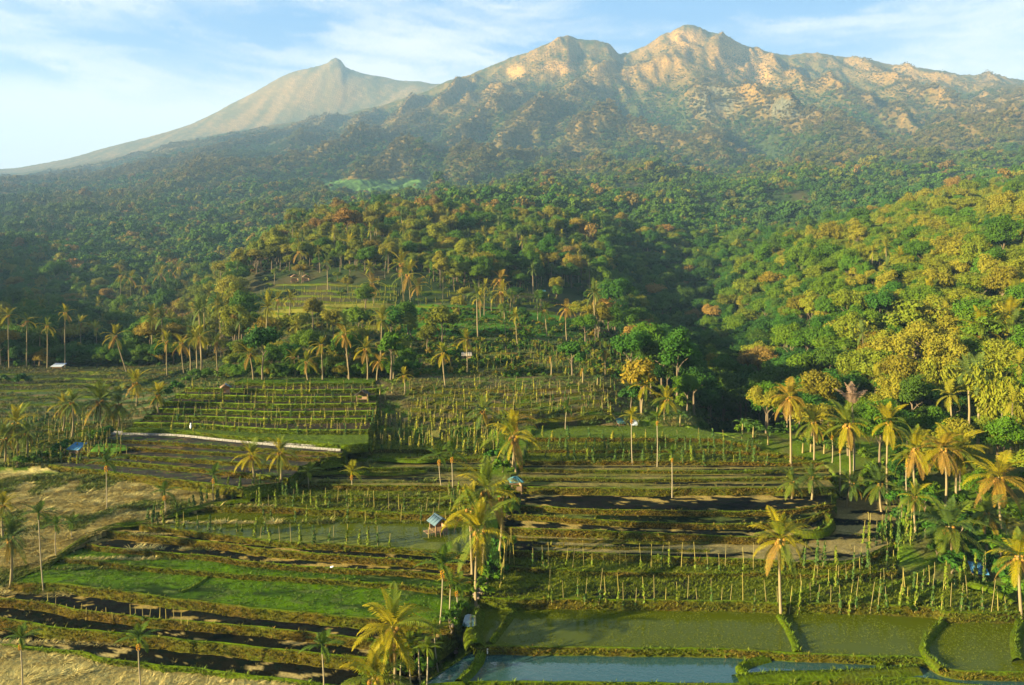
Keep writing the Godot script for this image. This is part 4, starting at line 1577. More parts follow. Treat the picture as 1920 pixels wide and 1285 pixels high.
func hut(px: float, py: float, w: float, dp: float, h: float, turn: float, roof: String, m1: Material, m2: Material, label: String, walls := true, group := "") -> Node3D:
	var foot := spot(px, py)
	var o := thing("field_hut", foot, label, "hut", group, turn)
	for sx in [-0.5, 0.5]:
		for sz in [-0.5, 0.5]:
			part("post", box_mesh(Vector3(0.12, h + 0.9, 0.12)), M.timber, o, Transform3D(Basis(), Vector3(sx * w * 0.92, h * 0.5 - 0.45, sz * dp * 0.92)))
	part("platform", box_mesh(Vector3(w * 1.02, 0.1, dp * 1.02)), M.timber, o, Transform3D(Basis(), Vector3(0, 0.45, 0)))
	if walls:
		for k in 5:
			part("wall_board", box_mesh(Vector3(w * 0.9, h * 0.105, 0.05)), M.board if k % 2 else M.timber, o, Transform3D(Basis(), Vector3(0, 0.58 + k * h * 0.115, -dp * 0.45)))
		part("side_wall", box_mesh(Vector3(0.05, h * 0.5, dp * 0.85)), M.board, o, Transform3D(Basis(), Vector3(w * 0.45, 0.5 + h * 0.25, 0)))
		part("half_wall", box_mesh(Vector3(w * 0.42, h * 0.34, 0.05)), M.board, o, Transform3D(Basis(), Vector3(w * 0.2, 0.5 + h * 0.17, dp * 0.45)))
	var e := 0.25
	var y := h
	var rise := w * 0.34
	if roof == "gable":          # ridge along z
		for s: float in [-1.0, 1.0]:
			var a := Vector3(s * (w * 0.5 + e), y - 0.15, dp * 0.5 + e)
			var b := Vector3(s * (w * 0.5 + e), y - 0.15, -dp * 0.5 - e)
			var c := Vector3(0, y + rise, -dp * 0.5 - e)
			var d := Vector3(0, y + rise, dp * 0.5 + e)
			part("roof_panel", roof_sheet(a, b, c, d) if s < 0.0 else roof_sheet(b, a, d, c), m1 if s < 0.0 else m2, o)
		part("ridge_cap", box_mesh(Vector3(0.18, 0.07, dp + 2 * e)), m2, o, Transform3D(Basis(), Vector3(0, y + rise + 0.07, 0)))
		part("gable_board", roof_sheet(Vector3(-w * 0.45, y - 0.1, -dp * 0.46), Vector3(w * 0.45, y - 0.1, -dp * 0.46), Vector3(0.02, y + rise * 0.9, -dp * 0.46), Vector3(-0.02, y + rise * 0.9, -dp * 0.46), 0.04, 4), M.board, o)
	elif roof == "hip":
		var q := [Vector3(-w * 0.5 - e, y, dp * 0.5 + e), Vector3(w * 0.5 + e, y, dp * 0.5 + e), Vector3(w * 0.5 + e, y, -dp * 0.5 - e), Vector3(-w * 0.5 - e, y, -dp * 0.5 - e)]
		var r1 := Vector3(-w * 0.12, y + rise * 1.2, 0)
		var r2 := Vector3(w * 0.12, y + rise * 1.2, 0)
		part("roof_panel", roof_sheet(q[0], q[1], r2, r1), m1, o)
		part("roof_panel", roof_sheet(q[2], q[3], r1, r2), m2, o)
		part("roof_panel", roof_sheet(q[1], q[2], r2, r2 + Vector3(0, 0, -0.02)), m2, o)
		part("roof_panel", roof_sheet(q[3], q[0], r1 + Vector3(0, 0, 0.02), r1), m1, o)
	else:                       # one slope, falling to the front
		part("roof_panel", roof_sheet(Vector3(-w * 0.5 - e, y - 0.25, dp * 0.5 + e), Vector3(w * 0.5 + e, y - 0.25, dp * 0.5 + e), Vector3(w * 0.5 + e, y + 0.5, -dp * 0.5 - e), Vector3(-w * 0.5 - e, y + 0.5, -dp * 0.5 - e), 0.06, 9), m1, o)
	return o

func shrub(px: float, py: float, s: float, tone: String, k: int, label: String, group := "shrubs among the terraces") -> void:
	var p := spot(px, py)
	var key := "shrub%d" % k
	if not mesh_cache.has(key):
		mesh_cache[key] = buf_mesh(crown_buf(900 + k, Vector3(1.0, 0.85, 1.0), 0.75, 9, 42, 0.20))
		mesh_cache["shrubstem%d" % k] = trunk_mesh(950 + k, 0.7, 0.07, 3, 0.5)
	var o := thing("shrub", p, label, "shrub", group, px * 0.7)
	part("stem", mesh_cache["shrubstem%d" % k], M.bark, o, Transform3D(Basis().scaled(Vector3.ONE * s), Vector3.ZERO))
	part("foliage", mesh_cache[key], M["leaf_" + tone], o, Transform3D(Basis().scaled(Vector3(s, s * 0.95, s)), Vector3.ZERO))

func lone_tree(px: float, top: float, base: float, wide: float, k: int, tone: String, label: String, size := 0.4) -> void:
	var p := spot(px, base)
	var d := -p.z
	var h := (base - top) / F * d
	var rw := wide / F * d
	var cr := Vector3(rw, h * [0.34, 0.26, 0.40, 0.32][k % 4], rw)
	var o := thing("lone_tree", p, label, "tree")
	var cy := h - cr.y
	part("trunk", trunk_mesh(int(px), cy, 0.22, 6, rw * 0.5), M.bark, o)
	part("crown", buf_mesh(crown_buf(int(px * 3.0), cr, cy, 15, 90, size)), M["leaf_" + tone], o)

func bamboo(px: float, top: float, base: float, wide: float, label: String) -> void:
	var p := spot(px, base)
	var d := -p.z
	var h := (base - top) / F * d
	var w := wide / F * d
	var o := thing("bamboo_clump", p, label, "bamboo", "bamboo clumps on the lit hillside")
	var r := RandomNumberGenerator.new()
	r.seed = int(px)
	for k in 13:
		var a := TAU * k / 13.0 + r.randf()
		var out := Vector3(cos(a), 0, sin(a))
		var hh := h * r.randf_range(0.7, 1.0)
		var path := PackedVector3Array()
		for s in 7:
			var f := s / 6.0
			path.append(out * (0.4 + w * 0.9 * pow(f, 2.6)) + Vector3(0, hh * (f - 0.12 * pow(f, 5.0)), 0))
		part("culm", tube_mesh(path, PackedFloat32Array([0.07, 0.065, 0.06, 0.05, 0.04, 0.03, 0.015]), 5), M.culm, o)
		var b := Buf.new()
		for s in 150:
			var f := pow(r.randf(), 0.75) * 0.82 + 0.18
			var x := f * 6.0
			var i := mini(int(x), 5)
			var q := path[i].lerp(path[i + 1], x - i) + rdir(r) * r.randf_range(0.1, 0.85) * (0.5 + 0.5 * f)
			var u := (Vector3(r.randf_range(-0.6, 0.6), -1.0, r.randf_range(-0.6, 0.6)) + out * 0.5).normalized() * r.randf_range(0.25, 0.5)
			var wv := u.cross(rdir(r)).normalized() * 0.13
			b.leaf(q, u, wv, Vector3.ZERO, vary(r))
		part("foliage", buf_mesh(b), M.leaf_yellow0, o)

func make_objects() -> void:
	# pole of unit height shared by all stakes
	mesh_cache["pole"] = tube_mesh(PackedVector3Array([Vector3(0, -0.1, 0), Vector3(0.01, 0.5, 0), Vector3(0, 1, 0.01)]), PackedFloat32Array([0.036, 0.031, 0.022]), 5)
	var P := "coconut palms along the terrace divide"
	# big palms near the camera
	coconut(735, 1172, 738, 1292, 72, "gold", "large coconut palm with outspread gold-green fronds above the lowest black strips", "", 24)
	coconut(700, 1268, 700, 1330, 66, "green", "half-hidden coconut palm at the frame's bottom edge under the largest palm", "", 20)
	coconut(1463, 1008, 1465, 1156, 56, "gold", "lone coconut palm whose pale trunk stands where two flooded paddies meet", "", 22)
	coconut(898, 990, 893, 1132, 66, "gold", "coconut palm with drooping yellow fronds beside the tarp-roofed hut, lowest of its clump", "", 22)
	coconut(912, 915, 905, 1090, 60, "green", "tall green coconut palm behind the drooping yellow one in the central clump", "", 20)
	coconut(880, 950, 886, 1085, 48, "green", "coconut palm leaning toward the tarp-roofed hut in the central clump", "", 18)
	coconut(940, 930, 930, 1060, 38, "gold", "coconut palm with yellow fruit beside the blue pyramid-roofed hut", "", 16)
	coconut(962, 815, 968, 885, 52, "gold", "orange-lit coconut palm with upright fronds behind the blue pyramid-roofed hut", "", 20)
	coconut(965, 790, 960, 875, 36, "dry", "coconut palm with stiff orange centre fronds at the top of the central clump", "", 14)
	coconut(905, 768, 905, 806, 30, "dark", "dark spiky palm amid the dense bean stakes", "", 22)
	# right-hand group
	coconut(1480, 742, 1483, 872, 36, "dry", "tall palm with burnt-orange lower fronds and a straight orange trunk at the garden's far corner")
	coconut(1525, 790, 1526, 866, 34, "gold", "gold-crowned palm beside the burnt-orange palm at the forest edge")
	coconut(1588, 792, 1592, 905, 42, "gold", "palm with long hanging gold fronds below the dead grey palm")
	coconut(1665, 788, 1664, 945, 37, "gold", "tall bright palm with a slightly bent lit trunk at the forest edge")
	coconut(1716, 838, 1722, 938, 44, "gold", "wide gold palm standing next to the tall bent-trunk palm")
	coconut(1768, 838, 1772, 950, 40, "dry", "palm with brown hanging fronds in the dense gold group by the dark trees")
	coconut(1795, 842, 1793, 935, 46, "gold", "widest palm of the dense gold group by the dark trees")
	coconut(1873, 893, 1879, 990, 52, "dry", "orange palm with fronds hanging like a skirt near the frame's edge")
	coconut(1910, 1040, 1917, 1165, 50, "gold", "palm cut by the frame's edge above the last flooded paddy")
	coconut(1485, 902, 1484, 936, 26, "dark", "short young palm with a bright foot on the round-ended terrace")
	coconut(1521, 893, 1521, 937, 27, "dark", "short young palm beside its twin on the round-ended terrace, nearer the trees")
	coconut(1780, 985, 1784, 1062, 58, "dark", "large dark palm in the shade below the gold palm group")
	coconut(1650, 905, 1654, 960, 36, "dark", "dark palm at the foot of the tall bent-trunk palm")
	coconut(1598, 905, 1587, 952, 28, "dark", "dark leaning palm beside the muddy field with black puddles")
	coconut(1715, 930, 1718, 1000, 32, "green", "green palm in front of the dark trees right of the muddy field")
	coconut(1850, 960, 1852, 1030, 36, "dark", "dark palm beneath the orange skirted palm")
	coconut(1838, 612, 1845, 700, 44, "gold", "large palm with silver-gold fronds high on the lit hillside")
	coconut(1893, 588, 1897, 690, 36, "green", "palm above a leaning pale trunk high on the lit hillside")
	coconut(1612, 700, 1612, 745, 26, "green", "palm rising from the yellow trees on the lit hillside")
	coconut(1905, 545, 1908, 610, 30, "gold", "highest palm of the lit hillside at the frame's edge")
	coconut(1742, 545, 1745, 610, 26, "gold", "palm among yellow trees halfway up the lit hillside")
	coconut(1690, 480, 1690, 530, 22, "gold", "small palm near the crest of the lit hillside")
	coconut(1590, 470, 1592, 515, 20, "green", "small palm in trees at the crest over the gorge")
	coconut(1210, 722, 1203, 778, 28, "gold", "orange-lit palm below the tan bushy tree at the gorge mouth")
	coconut(1250, 748, 1247, 792, 27, "green", "green palm beside the orange-lit one at the gorge mouth")
	# left
	coconut(472, 852, 476, 908, 31, "gold", "short palm before the white canal, nearer the straw field")
	coconut(525, 845, 527, 909, 31, "green", "short palm before the white canal, nearer the bean rows")
	coconut(187, 748, 192, 806, 40, "dark", "bushy dark palm at the pale paddies' edge")
	coconut(222, 755, 222, 800, 34, "dark", "dark palm behind the bushy one at the pale paddies' edge")
	coconut(253, 716, 255, 762, 29, "gold", "bright yellow palm beside the pale paddies")
	coconut(120, 757, 116, 812, 26, "green", "palm with two pale stems beside it above the blue-roofed shed")
	coconut(135, 752, 134, 820, 26, "dark", "palm close behind the two pale stems above the blue-roofed shed")
	coconut(30, 790, 32, 860, 38, "green", "palm at the frame's edge above the dark ploughed strips")
	coconut(50, 810, 48, 865, 26, "dark", "low dark palm near the frame's edge above the dark ploughed strips")
	coconut(8, 820, 8, 868, 30, "dark", "dark palm cut by the frame's edge above the straw field")
	coconut(20, 1005, 19, 1098, 42, "dark", "dark palm at the straw field's near corner by the frame's edge")
	coconut(5, 945, 6, 1010, 26, "green", "palm cut by the frame's edge beside the straw field")
	coconut(296, 738, 298, 775, 24, "green", "small palm on the weedy bank between pale paddies and stepped terraces")
	# middle hill
	var G := [
		[765, 512, 770, 576, 31, "gold", "tallest gold palm on the garden slope, beside the two thatched huts' plots"],
		[752, 492, 757, 568, 26, "gold", "gold palm close behind the tallest one on the garden slope"],
		[783, 535, 785, 574, 20, "dry", "short orange palm touching the tallest gold palm on the garden slope"],
		[697, 530, 702, 572, 24, "dry", "rust-orange palm on the garden slope between the huts and the tallest palm"],
		[940, 545, 938, 588, 27, "gold", "broad palm at the upper edge of the bright grass patch"],
		[938, 522, 941, 575, 20, "dry", "orange-topped palm rising behind the broad palm at the bright grass patch"],
		[900, 556, 901, 596, 20, "gold", "small gold palm beside the broad palm at the bright grass patch"],
		[645, 626, 655, 712, 25, "dry", "pale pinkish palm with a long thin trunk above the stepped terraces"],
		[685, 652, 689, 712, 23, "gold", "gold palm just beside the pale pinkish one above the stepped terraces"],
		[710, 676, 706, 715, 18, "dry", "short rust palm beside the gold one above the stepped terraces"],
		[738, 650, 737, 712, 20, "dark", "dark palm with a rusty trunk next to the short rust palm"],
		[467, 662, 475, 712, 24, "gold", "gold-fringed palm before the dark round tree on the slope's foot"],
		[575, 676, 578, 713, 23, "gold", "low gold palm at the slope's foot over the stepped terraces"],
		[602, 645, 605, 712, 20, "green", "slim green palm behind the low gold one at the slope's foot"],
		[550, 668, 553, 708, 18, "green", "flat-topped green palm at the slope's foot"],
		[830, 660, 836, 726, 21, "gold", "yellow-fruited palm on a leaning trunk below the scrubby slope"],
		[873, 635, 876, 700, 22, "gold", "palm directly above the grey-roofed thatched hut"],
		[757, 703, 758, 740, 16, "gold", "small golden palm at the upper edge of the bean gardens"],
		[215, 628, 238, 698, 24, "gold", "leaning palm with a half-bare gold crown at the pale paddies' far edge"],
		[375, 628, 376, 706, 23, "gold", "gold palm with a tall straight trunk on the slope's foot"],
		[340, 642, 345, 700, 22, "dry", "orange palm beside the tall straight gold one"],
		[312, 638, 313, 704, 20, "green", "green palm with a white trunk at the slope's foot"],
		[290, 612, 292, 680, 19, "green", "green palm in the palm grove near the leaning one"],
		[405, 640, 408, 700, 20, "green", "green palm before the dark round tree's shaded side"],
		[1062, 577, 1063, 640, 20, "dry", "thin starry palm with a long grey trunk near the gorge"],
		[1021, 580, 1026, 632, 18, "dark", "thin dark palm beside the starry one near the gorge"],
		[1092, 690, 1092, 720, 14, "dark", "small dark palm on the brown strip field by the gorge"],
		[1032, 668, 1033, 706, 13, "dark", "small palm at the brown strip field's upper edge"],
		[1135, 655, 1135, 706, 18, "dark", "dark palm among pale stems beside the gorge mouth"],
		[655, 455, 655, 500, 20, "gold", "gold palm in the grove above the two thatched huts"],
		[800, 420, 800, 460, 18, "gold", "gold palm near the crest of the middle hill"],
		[560, 470, 562, 515, 19, "gold", "gold palm on the lit shoulder of the middle hill"],
		[520, 560, 522, 600, 18, "gold", "gold palm on the lit slope beside the yellow garden plots"],
		[440, 590, 442, 640, 20, "gold", "gold palm on the lit lower shoulder of the hill"],
		[490, 610, 492, 655, 18, "green", "green palm on the lit lower shoulder of the hill"],
		[385, 575, 388, 620, 17, "gold", "gold palm at the sunlit edge above the shaded valley"],
	]
	for g in G:
		coconut(g[0], g[1], g[2], g[3], g[4], g[5], g[6], "", 15)
	# slim pale-stemmed palms along the valley's forest edge
	var nth := 0
	for s in [[15, 590, 17, 690], [50, 600, 49, 690], [88, 610, 88, 692], [122, 585, 122, 690], [150, 605, 150, 688], [180, 615, 181, 690], [226, 515, 224, 600], [245, 520, 243, 590], [300, 512, 300, 575], [318, 505, 317, 560], [335, 500, 335, 560], [268, 535, 268, 585]]:
		nth += 1
		coconut(s[0], s[1], s[2], s[3], 17, "green", ["first", "second", "third", "fourth", "fifth", "sixth", "first upper", "second upper", "third upper", "fourth upper", "fifth upper", "last upper"][nth - 1] + " slim pale-stemmed palm along the shaded valley forest, counted from the frame's edge", "slim palms along the valley edge", 13)
	# areca palms
	areca(199, 866, 200, 955, 20, "thin palm with an orange stem-top standing in the straw field")
	areca(400, 890, 401, 940, 17, "short thin palm at the straw field's far corner")
	areca(308, 922, 310, 962, 17, "short dark thin palm at the straw field's diagonal edge")
	areca(72, 962, 82, 1102, 20, "tall thin palm with a dark tuft crossing the straw field's edge", "", false)
	areca(104, 985, 105, 1045, 14, "small thin palm near the straw field's near corner", "", false)
	areca(133, 980, 135, 1010, 15, "drooping thin palm near the straw field's near corner", "", false)
	areca(259, 1196, 266, 1300, 22, "thin palm with bright yellow fruit before the lowest black strips")
	areca(38, 1196, 42, 1300, 21, "thin palm with yellow fruit at the lower corner by the frame's edge")
	areca(604, 1210, 608, 1300, 24, "thin dark palm before the lowest black strips, beside the largest coconut palm", "", false)
	areca(823, 855, 830, 920, 21, "thin palm with an orange stem-top, first of a pair behind the tarp-roofed hut")
	areca(847, 850, 849, 926, 20, "thin palm with an orange stem-top, second of a pair behind the tarp-roofed hut")
	areca(659, 884, 660, 917, 17, "short thin palm with orange fruit in the curved strip gardens", "", true, "gold")
	areca(577, 885, 578, 912, 16, "short green thin palm in the curved strip gardens", "", false, "green")
	areca(1184, 780, 1186, 872, 15, "thin straight palm with orange fruit before the teal tarp", "", true, "gold")
	areca(1232, 783, 1232, 876, 15, "thin straight palm with orange stem-top right of the teal tarp")
	areca(1260, 852, 1260, 934, 14, "thin palm with an orange bead of fruit over the olive strip fields")
	areca(1062, 765, 1060, 805, 13, "small thin palm on the path above the bright green plot", "", false)
	areca(830, 1058, 822, 1185, 30, "thin palm with a bushy dark head and orange stem beside the ditch", "", true)
	areca(856, 1098, 858, 1170, 20, "short thin palm with yellow fruit beside the ditch")
	areca(845, 1085, 843, 1165, 14, "slender pale-yellow palm between the two ditch palms", "", true, "gold")
	areca(1560, 810, 1560, 868, 15, "thin palm behind the gold-crowned palm at the forest edge", "", true, "gold")
	areca(1575, 835, 1574, 905, 15, "thin palm with orange stem-top below the dead grey palm")
	areca(1700, 860, 1702, 935, 16, "thin pale palm within the gold palm group", "", true, "gold")
	areca(1888, 980, 1890, 1020, 14, "small yellow-fruited thin palm under the orange skirted palm", "", true, "gold")
	for s in [[765, 1205, 770, 1300], [785, 1200, 790, 1290], [802, 1215, 800, 1292], [752, 1225, 752, 1300], [815, 1180, 824, 1262]]:
		areca(s[0], s[1], s[2], s[3], 17, "slender stem palm in the thicket between the largest coconut palm and the pond", "slender palms in the thicket by the pond", false, "green")
	# dead palm: bare brown fronds standing upright
	var dead := spot(1600, 905)
	var dtop := pix(1598, 762, -dead.z) - dead
	var dp := thing("dead_palm", dead, "dead grey palm with upright brown fronds and a bleached trunk", "palm tree")
	part("trunk", tube_mesh(stem_path(Vector3(0, -0.4, 0), dtop, 0.2), PackedFloat32Array([0.22, 0.19, 0.17, 0.16, 0.15, 0.14, 0.13, 0.12, 0.12]), 7), M.areca_bark, dp)
	for k in 7:
		part("frond", frond(0 if k % 2 else 1, k % 2), M.palm_grey, dp, Transform3D(Basis(Vector3.UP, k * 0.95).scaled(Vector3.ONE * 0.85), dtop))
	# trees that stand out
	lone_tree(735, 575, 648, 26, 0, "deep1", "dark round tree below the bright grass patch")
	lone_tree(672, 578, 650, 30, 1, "green1", "dark spreading tree with a lit yellow rim over the pale pinkish palm")
	lone_tree(828, 578, 645, 30, 0, "olive1", "bushy tree with a tan lit top beside the bright grass patch")
	lone_tree(492, 612, 712, 32, 2, "deep0", "tall dark round tree at the slope's foot")
	lone_tree(732, 625, 715, 24, 1, "green0", "flat-crowned dark tree behind the dark rusty-trunked palm")
	lone_tree(1203, 672, 775, 32, 0, "olive2", "tan bushy tree at the gorge mouth")
	lone_tree(1195, 578, 660, 26, 2, "rust2", "tree with salmon-pink lit top before the gorge")
	lone_tree(1072, 640, 706, 22, 2, "deep1", "dense dark tree on the brown strip field")
	lone_tree(1440, 718, 800, 42, 1, "olive1", "wide dome-shaped olive tree lit along its top, at the forest edge")
	lone_tree(1638, 680, 750, 20, 0, "rust0", "small bright orange tree amid dark green ones")
	lone_tree(1720, 560, 690, 52, 0, "yellow1", "largest bright yellow-green tree on the lit hillside", 0.5)
	lone_tree(1610, 590, 690, 40, 0, "yellow0", "bright yellow tree beside the largest one on the lit hillside", 0.5)
	lone_tree(1790, 640, 740, 36, 2, "yellow0", "yellow tree with visible pale stems below the silver-gold palm", 0.5)
	lone_tree(1185, 725, 770, 22, 0, "deep0", "low dark dense bush-like tree at the gorge mouth")
	bamboo(1855, 650, 850, 40, "tall feathery yellow bamboo clump beside the dark trees of the lit hillside")
	bamboo(1905, 690, 860, 28, "feathery yellow bamboo clump cut by the frame's edge")
	bamboo(1760, 655, 790, 30, "feathery bamboo clump half hidden by yellow trees")
	# bananas
	for b in [[1275, 798, 3.2], [1232, 778, 3.0], [1392, 815, 3.4], [1412, 822, 3.4], [1440, 834, 3.6], [1520, 848, 3.0], [1505, 850, 2.8], [1120, 722, 2.6], [1545, 850, 2.6]]:
		banana(b[0], b[1], b[2], "banana plant at the forest edge beyond the garden plots", "banana plants along the forest edge")
	for b in [[735, 738, 3.4], [722, 752, 3.2], [712, 745, 3.0], [525, 705, 3.0], [505, 702, 2.8], [610, 640, 3.2], [575, 608, 3.0], [545, 612, 3.0], [596, 632, 3.0], [625, 500, 3.0], [640, 505, 3.0], [735, 505, 3.0], [770, 655, 2.8], [795, 690, 2.8]]:
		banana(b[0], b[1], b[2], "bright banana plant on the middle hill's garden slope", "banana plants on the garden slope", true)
	# shrubs on banks and along the divide
	for s in [[930, 1075, 1.5, "deep1", 0], [915, 1098, 1.3, "green0", 1], [938, 1052, 1.6, "deep1", 2], [950, 1030, 1.2, "green1", 0], [905, 1118, 1.2, "green1", 1], [952, 975, 1.3, "green1", 2], [965, 960, 1.2, "deep2", 0], [948, 940, 1.3, "green0", 1], [875, 1140, 1.2, "green1", 0], [862, 1160, 1.0, "green2", 2], [960, 870, 1.3, "deep1", 1], [940, 885, 1.4, "green0", 0], [925, 870, 1.5, "deep1", 2]]:
		shrub(s[0], s[1], s[2], s[3], s[4], "green shrub on the ditch bank between the two terrace blocks", "shrubs on the divide")
	for s in [[330, 735, 1.6, "deep1", 0], [310, 748, 1.5, "deep1", 1], [350, 722, 1.4, "green0", 2], [375, 716, 1.5, "deep2", 0], [295, 765, 1.4, "green0", 1], [410, 712, 1.4, "green1", 2]]:
		shrub(s[0], s[1], s[2], s[3], s[4], "shrub on the weedy bank beside the stepped green terraces", "shrubs on the weedy bank")
	for s in [[38, 722, 1.9, "deep0", 0], [8, 718, 1.3, "deep0", 1]]:
		shrub(s[0], s[1], s[2], s[3], s[4], "dark rounded bush alone in the pale paddies" if s[0] > 20 else "small dark bush at the frame's edge in the pale paddies", "")
	for s in [[200, 818, 1.2, "deep1", 0], [180, 826, 1.1, "green0", 1], [120, 850, 1.4, "deep1", 2], [95, 862, 1.2, "green0", 0], [70, 872, 1.3, "deep2", 1], [35, 878, 1.3, "green0", 2]]:
		shrub(s[0], s[1], s[2], s[3], s[4], "shrub on the green bank behind the blue-roofed shed", "shrubs behind the blue-roofed shed")
	for s in [[1660, 1010, 1.3, "deep1", 0], [1700, 985, 1.5, "deep0", 1], [1740, 1010, 1.5, "deep1", 2], [1790, 1075, 1.6, "deep1", 0], [1840, 1070, 1.5, "deep0", 1], [1880, 1090, 1.5, "deep1", 2], [1815, 1040, 1.7, "deep0", 0], [1760, 1045, 1.3, "green0", 1], [1870, 1040, 1.9, "green0", 2], [1900, 1120, 1.4, "green0", 0], [1690, 960, 1.5, "deep1", 1], [1740, 960, 1.7, "deep1", 2], [1800, 1000, 1.8, "deep0", 0], [1625, 925, 1.4, "green0", 1], [1605, 918, 1.2, "deep1", 2]]:
		shrub(s[0], s[1], s[2], s[3], s[4], "dark shrub in the thicket around the shaded palms", "shrubs of the shaded thicket")
	for s in [[770, 1240, 1.2, "green1", 0], [735, 1268, 1.4, "green0", 1], [800, 1262, 1.1, "deep2", 2], [690, 1285, 1.3, "green1", 0], [845, 1180, 1.0, "green2", 1], [790, 1275, 1.3, "green0", 2]]:
		shrub(s[0], s[1], s[2], s[3], s[4], "shrub in the thicket by the lowest pond", "shrubs by the lowest pond")
	# huts
	var h1 := hut(822, 1000, 1.6, 1.8, 1.5, 0.55, "gable", M.roof_blue, M.roof_slate, "small raised field hut with a faded blue and grey gable roof beside the palm clump")
	for k in 5:
		part("deck_plank", box_mesh(Vector3(0.9, 0.06, 0.22)), M.timber if k % 2 else M.board, h1, Transform3D(Basis(Vector3.UP, rng.randf_range(-0.06, 0.06)), Vector3(-1.3, 0.42, -0.5 + k * 0.27)))
	for k in 4:
		part("prop_pole", tube_mesh(PackedVector3Array([Vector3(-1.7 + 0.28 * k, -0.3, 0.75), Vector3(-1.6 + 0.3 * k, 1.25 - 0.1 * k, 0.6)]), PackedFloat32Array([0.04, 0.03]), 5), M.pole_lit, h1)
	part("ladder_rail", tube_mesh(PackedVector3Array([Vector3(-0.35, -0.2, 1.5), Vector3(-0.25, 0.75, 0.95)]), PackedFloat32Array([0.04, 0.04]), 5), M.timber, h1)
	part("ladder_rail", tube_mesh(PackedVector3Array([Vector3(0.05, -0.2, 1.5), Vector3(0.12, 0.75, 0.95)]), PackedFloat32Array([0.04, 0.04]), 5), M.timber, h1)
	hut(967, 917, 1.5, 1.5, 1.7, 0.2, "hip", M.roof_teal, M.roof_blue, "small hut with a teal pyramid roof on posts at the head of the palm clump")
	hut(144, 853, 1.8, 1.3, 1.2, -0.2, "shed", M.roof_bright, M.roof_bright, "low shed with a bright blue sloping roof beside the ploughed strips")
	hut(423, 740, 1.5, 1.5, 1.5, 0.4, "gable", M.thatch, M.roof_slate, "tiny hut with a pale gable roof at the top of the stepped terraces")
	hut(680, 752, 2.2, 1.5, 1.3, 0.0, "gable", M.thatch_dark, M.thatch_dark, "dark thatched shelter at the edge of the stepped terraces")
	hut(875, 676, 2.2, 1.5, 1.5, 0.1, "shed", M.thatch_pale, M.thatch_pale, "hut with a pale thatch roof under a palm beside the brown strip field")
	hut(552, 530, 3.4, 3.0, 3.0, 0.5, "gable", M.thatch, M.thatch, "lit thatched hut above the yellow garden plots, farther from the tallest palm")
	hut(573, 529, 3.0, 3.0, 2.7, 0.5, "gable", M.thatch, M.thatch_pale, "lit thatched hut above the yellow garden plots, nearer the tallest palm")
	hut(110, 692, 2.8, 1.8, 1.0, 0.0, "shed", M.roof_white, M.roof_white, "long shed with a pale blue-white roof at the valley forest's edge", false)
	hut(1018, 552, 2.2, 1.8, 1.6, 0.0, "shed", M.roof_teal, M.roof_teal, "teal-roofed shelter under trees on the upper garden slope", false)
	hut(1835, 1085, 1.2, 1.0, 1.0, -0.3, "shed", M.roof_bright, M.roof_bright, "shelter under a bright blue tarp in the shaded thicket", false)
	hut(1163, 799, 1.0, 0.9, 0.75, 0.4, "shed", M.roof_teal, M.roof_teal, "low shelter under a dark teal tarp beside the bright green plot", false)
	hut(1190, 800, 0.9, 0.7, 0.55, -0.5, "shed", M.roof_white, M.roof_white, "low white-covered stack beside the teal tarp", false)
	# concrete canal
	var cv := PackedVector3Array()
	var cc := PackedColorArray()
	var cl := resample(line_px([[212, 814], [330, 817], [430, 827], [540, 837], [640, 845]], -26.7), 60)
	var prof := [[0.55, -0.5], [0.55, 0.34], [0.38, 0.36], [0.36, 0.1], [-0.15, 0.1], [-0.17, 0.46], [-0.34, 0.46], [-0.34, -0.5]]
	for r in prof.size():
		for i in 60:
			cv.append(cl[i] + Vector3(0, prof[r][1], prof[r][0]))
			cc.append(Color.WHITE * (0.9 + 0.1 * n_small.get_noise_2d(cl[i].x, r)))
	var canal := part("irrigation_canal", sheet(cv, cc, 60, prof.size()), M.concrete, self)
	tag(canal, "long pale concrete irrigation channel along the top of the ploughed strips", "canal")
	# stones of the ditch
	for k in 26:
		var f := k / 25.0
		var p := spot(lerpf(908, 888, f) + rng.randf_range(-8, 8), lerpf(1085, 1128, f) + rng.randf_range(-3, 3))
		var b := Buf.new()
		ball(b, Vector3.ZERO, Vector3(rng.randf_range(0.18, 0.36), rng.randf_range(0.12, 0.22), rng.randf_range(0.18, 0.34)), Color.WHITE * rng.randf_range(0.8, 1.2), 4, 6)
		var o := part("stone", buf_mesh(b), M.stone, self, Transform3D(Basis(Vector3.UP, k), p + Vector3(0, 0.05, 0)))
		o.name = numbered("ditch_stone")
		tag(o, "grey-tan stone lying in the ditch below the palm clump", "stone", "stones in the ditch")
	for k in 14:
		var p := spot(866 + rng.randf_range(-18, 22), 1200 + rng.randf_range(-7, 7))
		var b := Buf.new()
		ball(b, Vector3.ZERO, Vector3(rng.randf_range(0.15, 0.4), rng.randf_range(0.1, 0.2), rng.randf_range(0.15, 0.3)), Color.WHITE * rng.randf_range(0.8, 1.2), 4, 6)
		var o := part("stone", buf_mesh(b), M.stone, self, Transform3D(Basis(Vector3.UP, k), p + Vector3(0, 0.04, 0)))
		o.name = numbered("pond_stone")
		tag(o, "reddish stone in the heap at the pond's corner", "stone", "stones at the pond's corner")
	# small pale things
	var sc := spot(622, 1067)
	var sb := Buf.new()
	ball(sb, Vector3(0, 0.22, 0), Vector3(0.34, 0.18, 0.2), Color.WHITE, 5, 8)
	ball(sb, Vector3(0.24, 0.36, 0.05), Vector3(0.14, 0.12, 0.12), Color.WHITE, 4, 7)
	var sack := part("white_sack", buf_mesh(sb), M.white, self, Transform3D(Basis().scaled(Vector3.ONE * 0.6), sc))
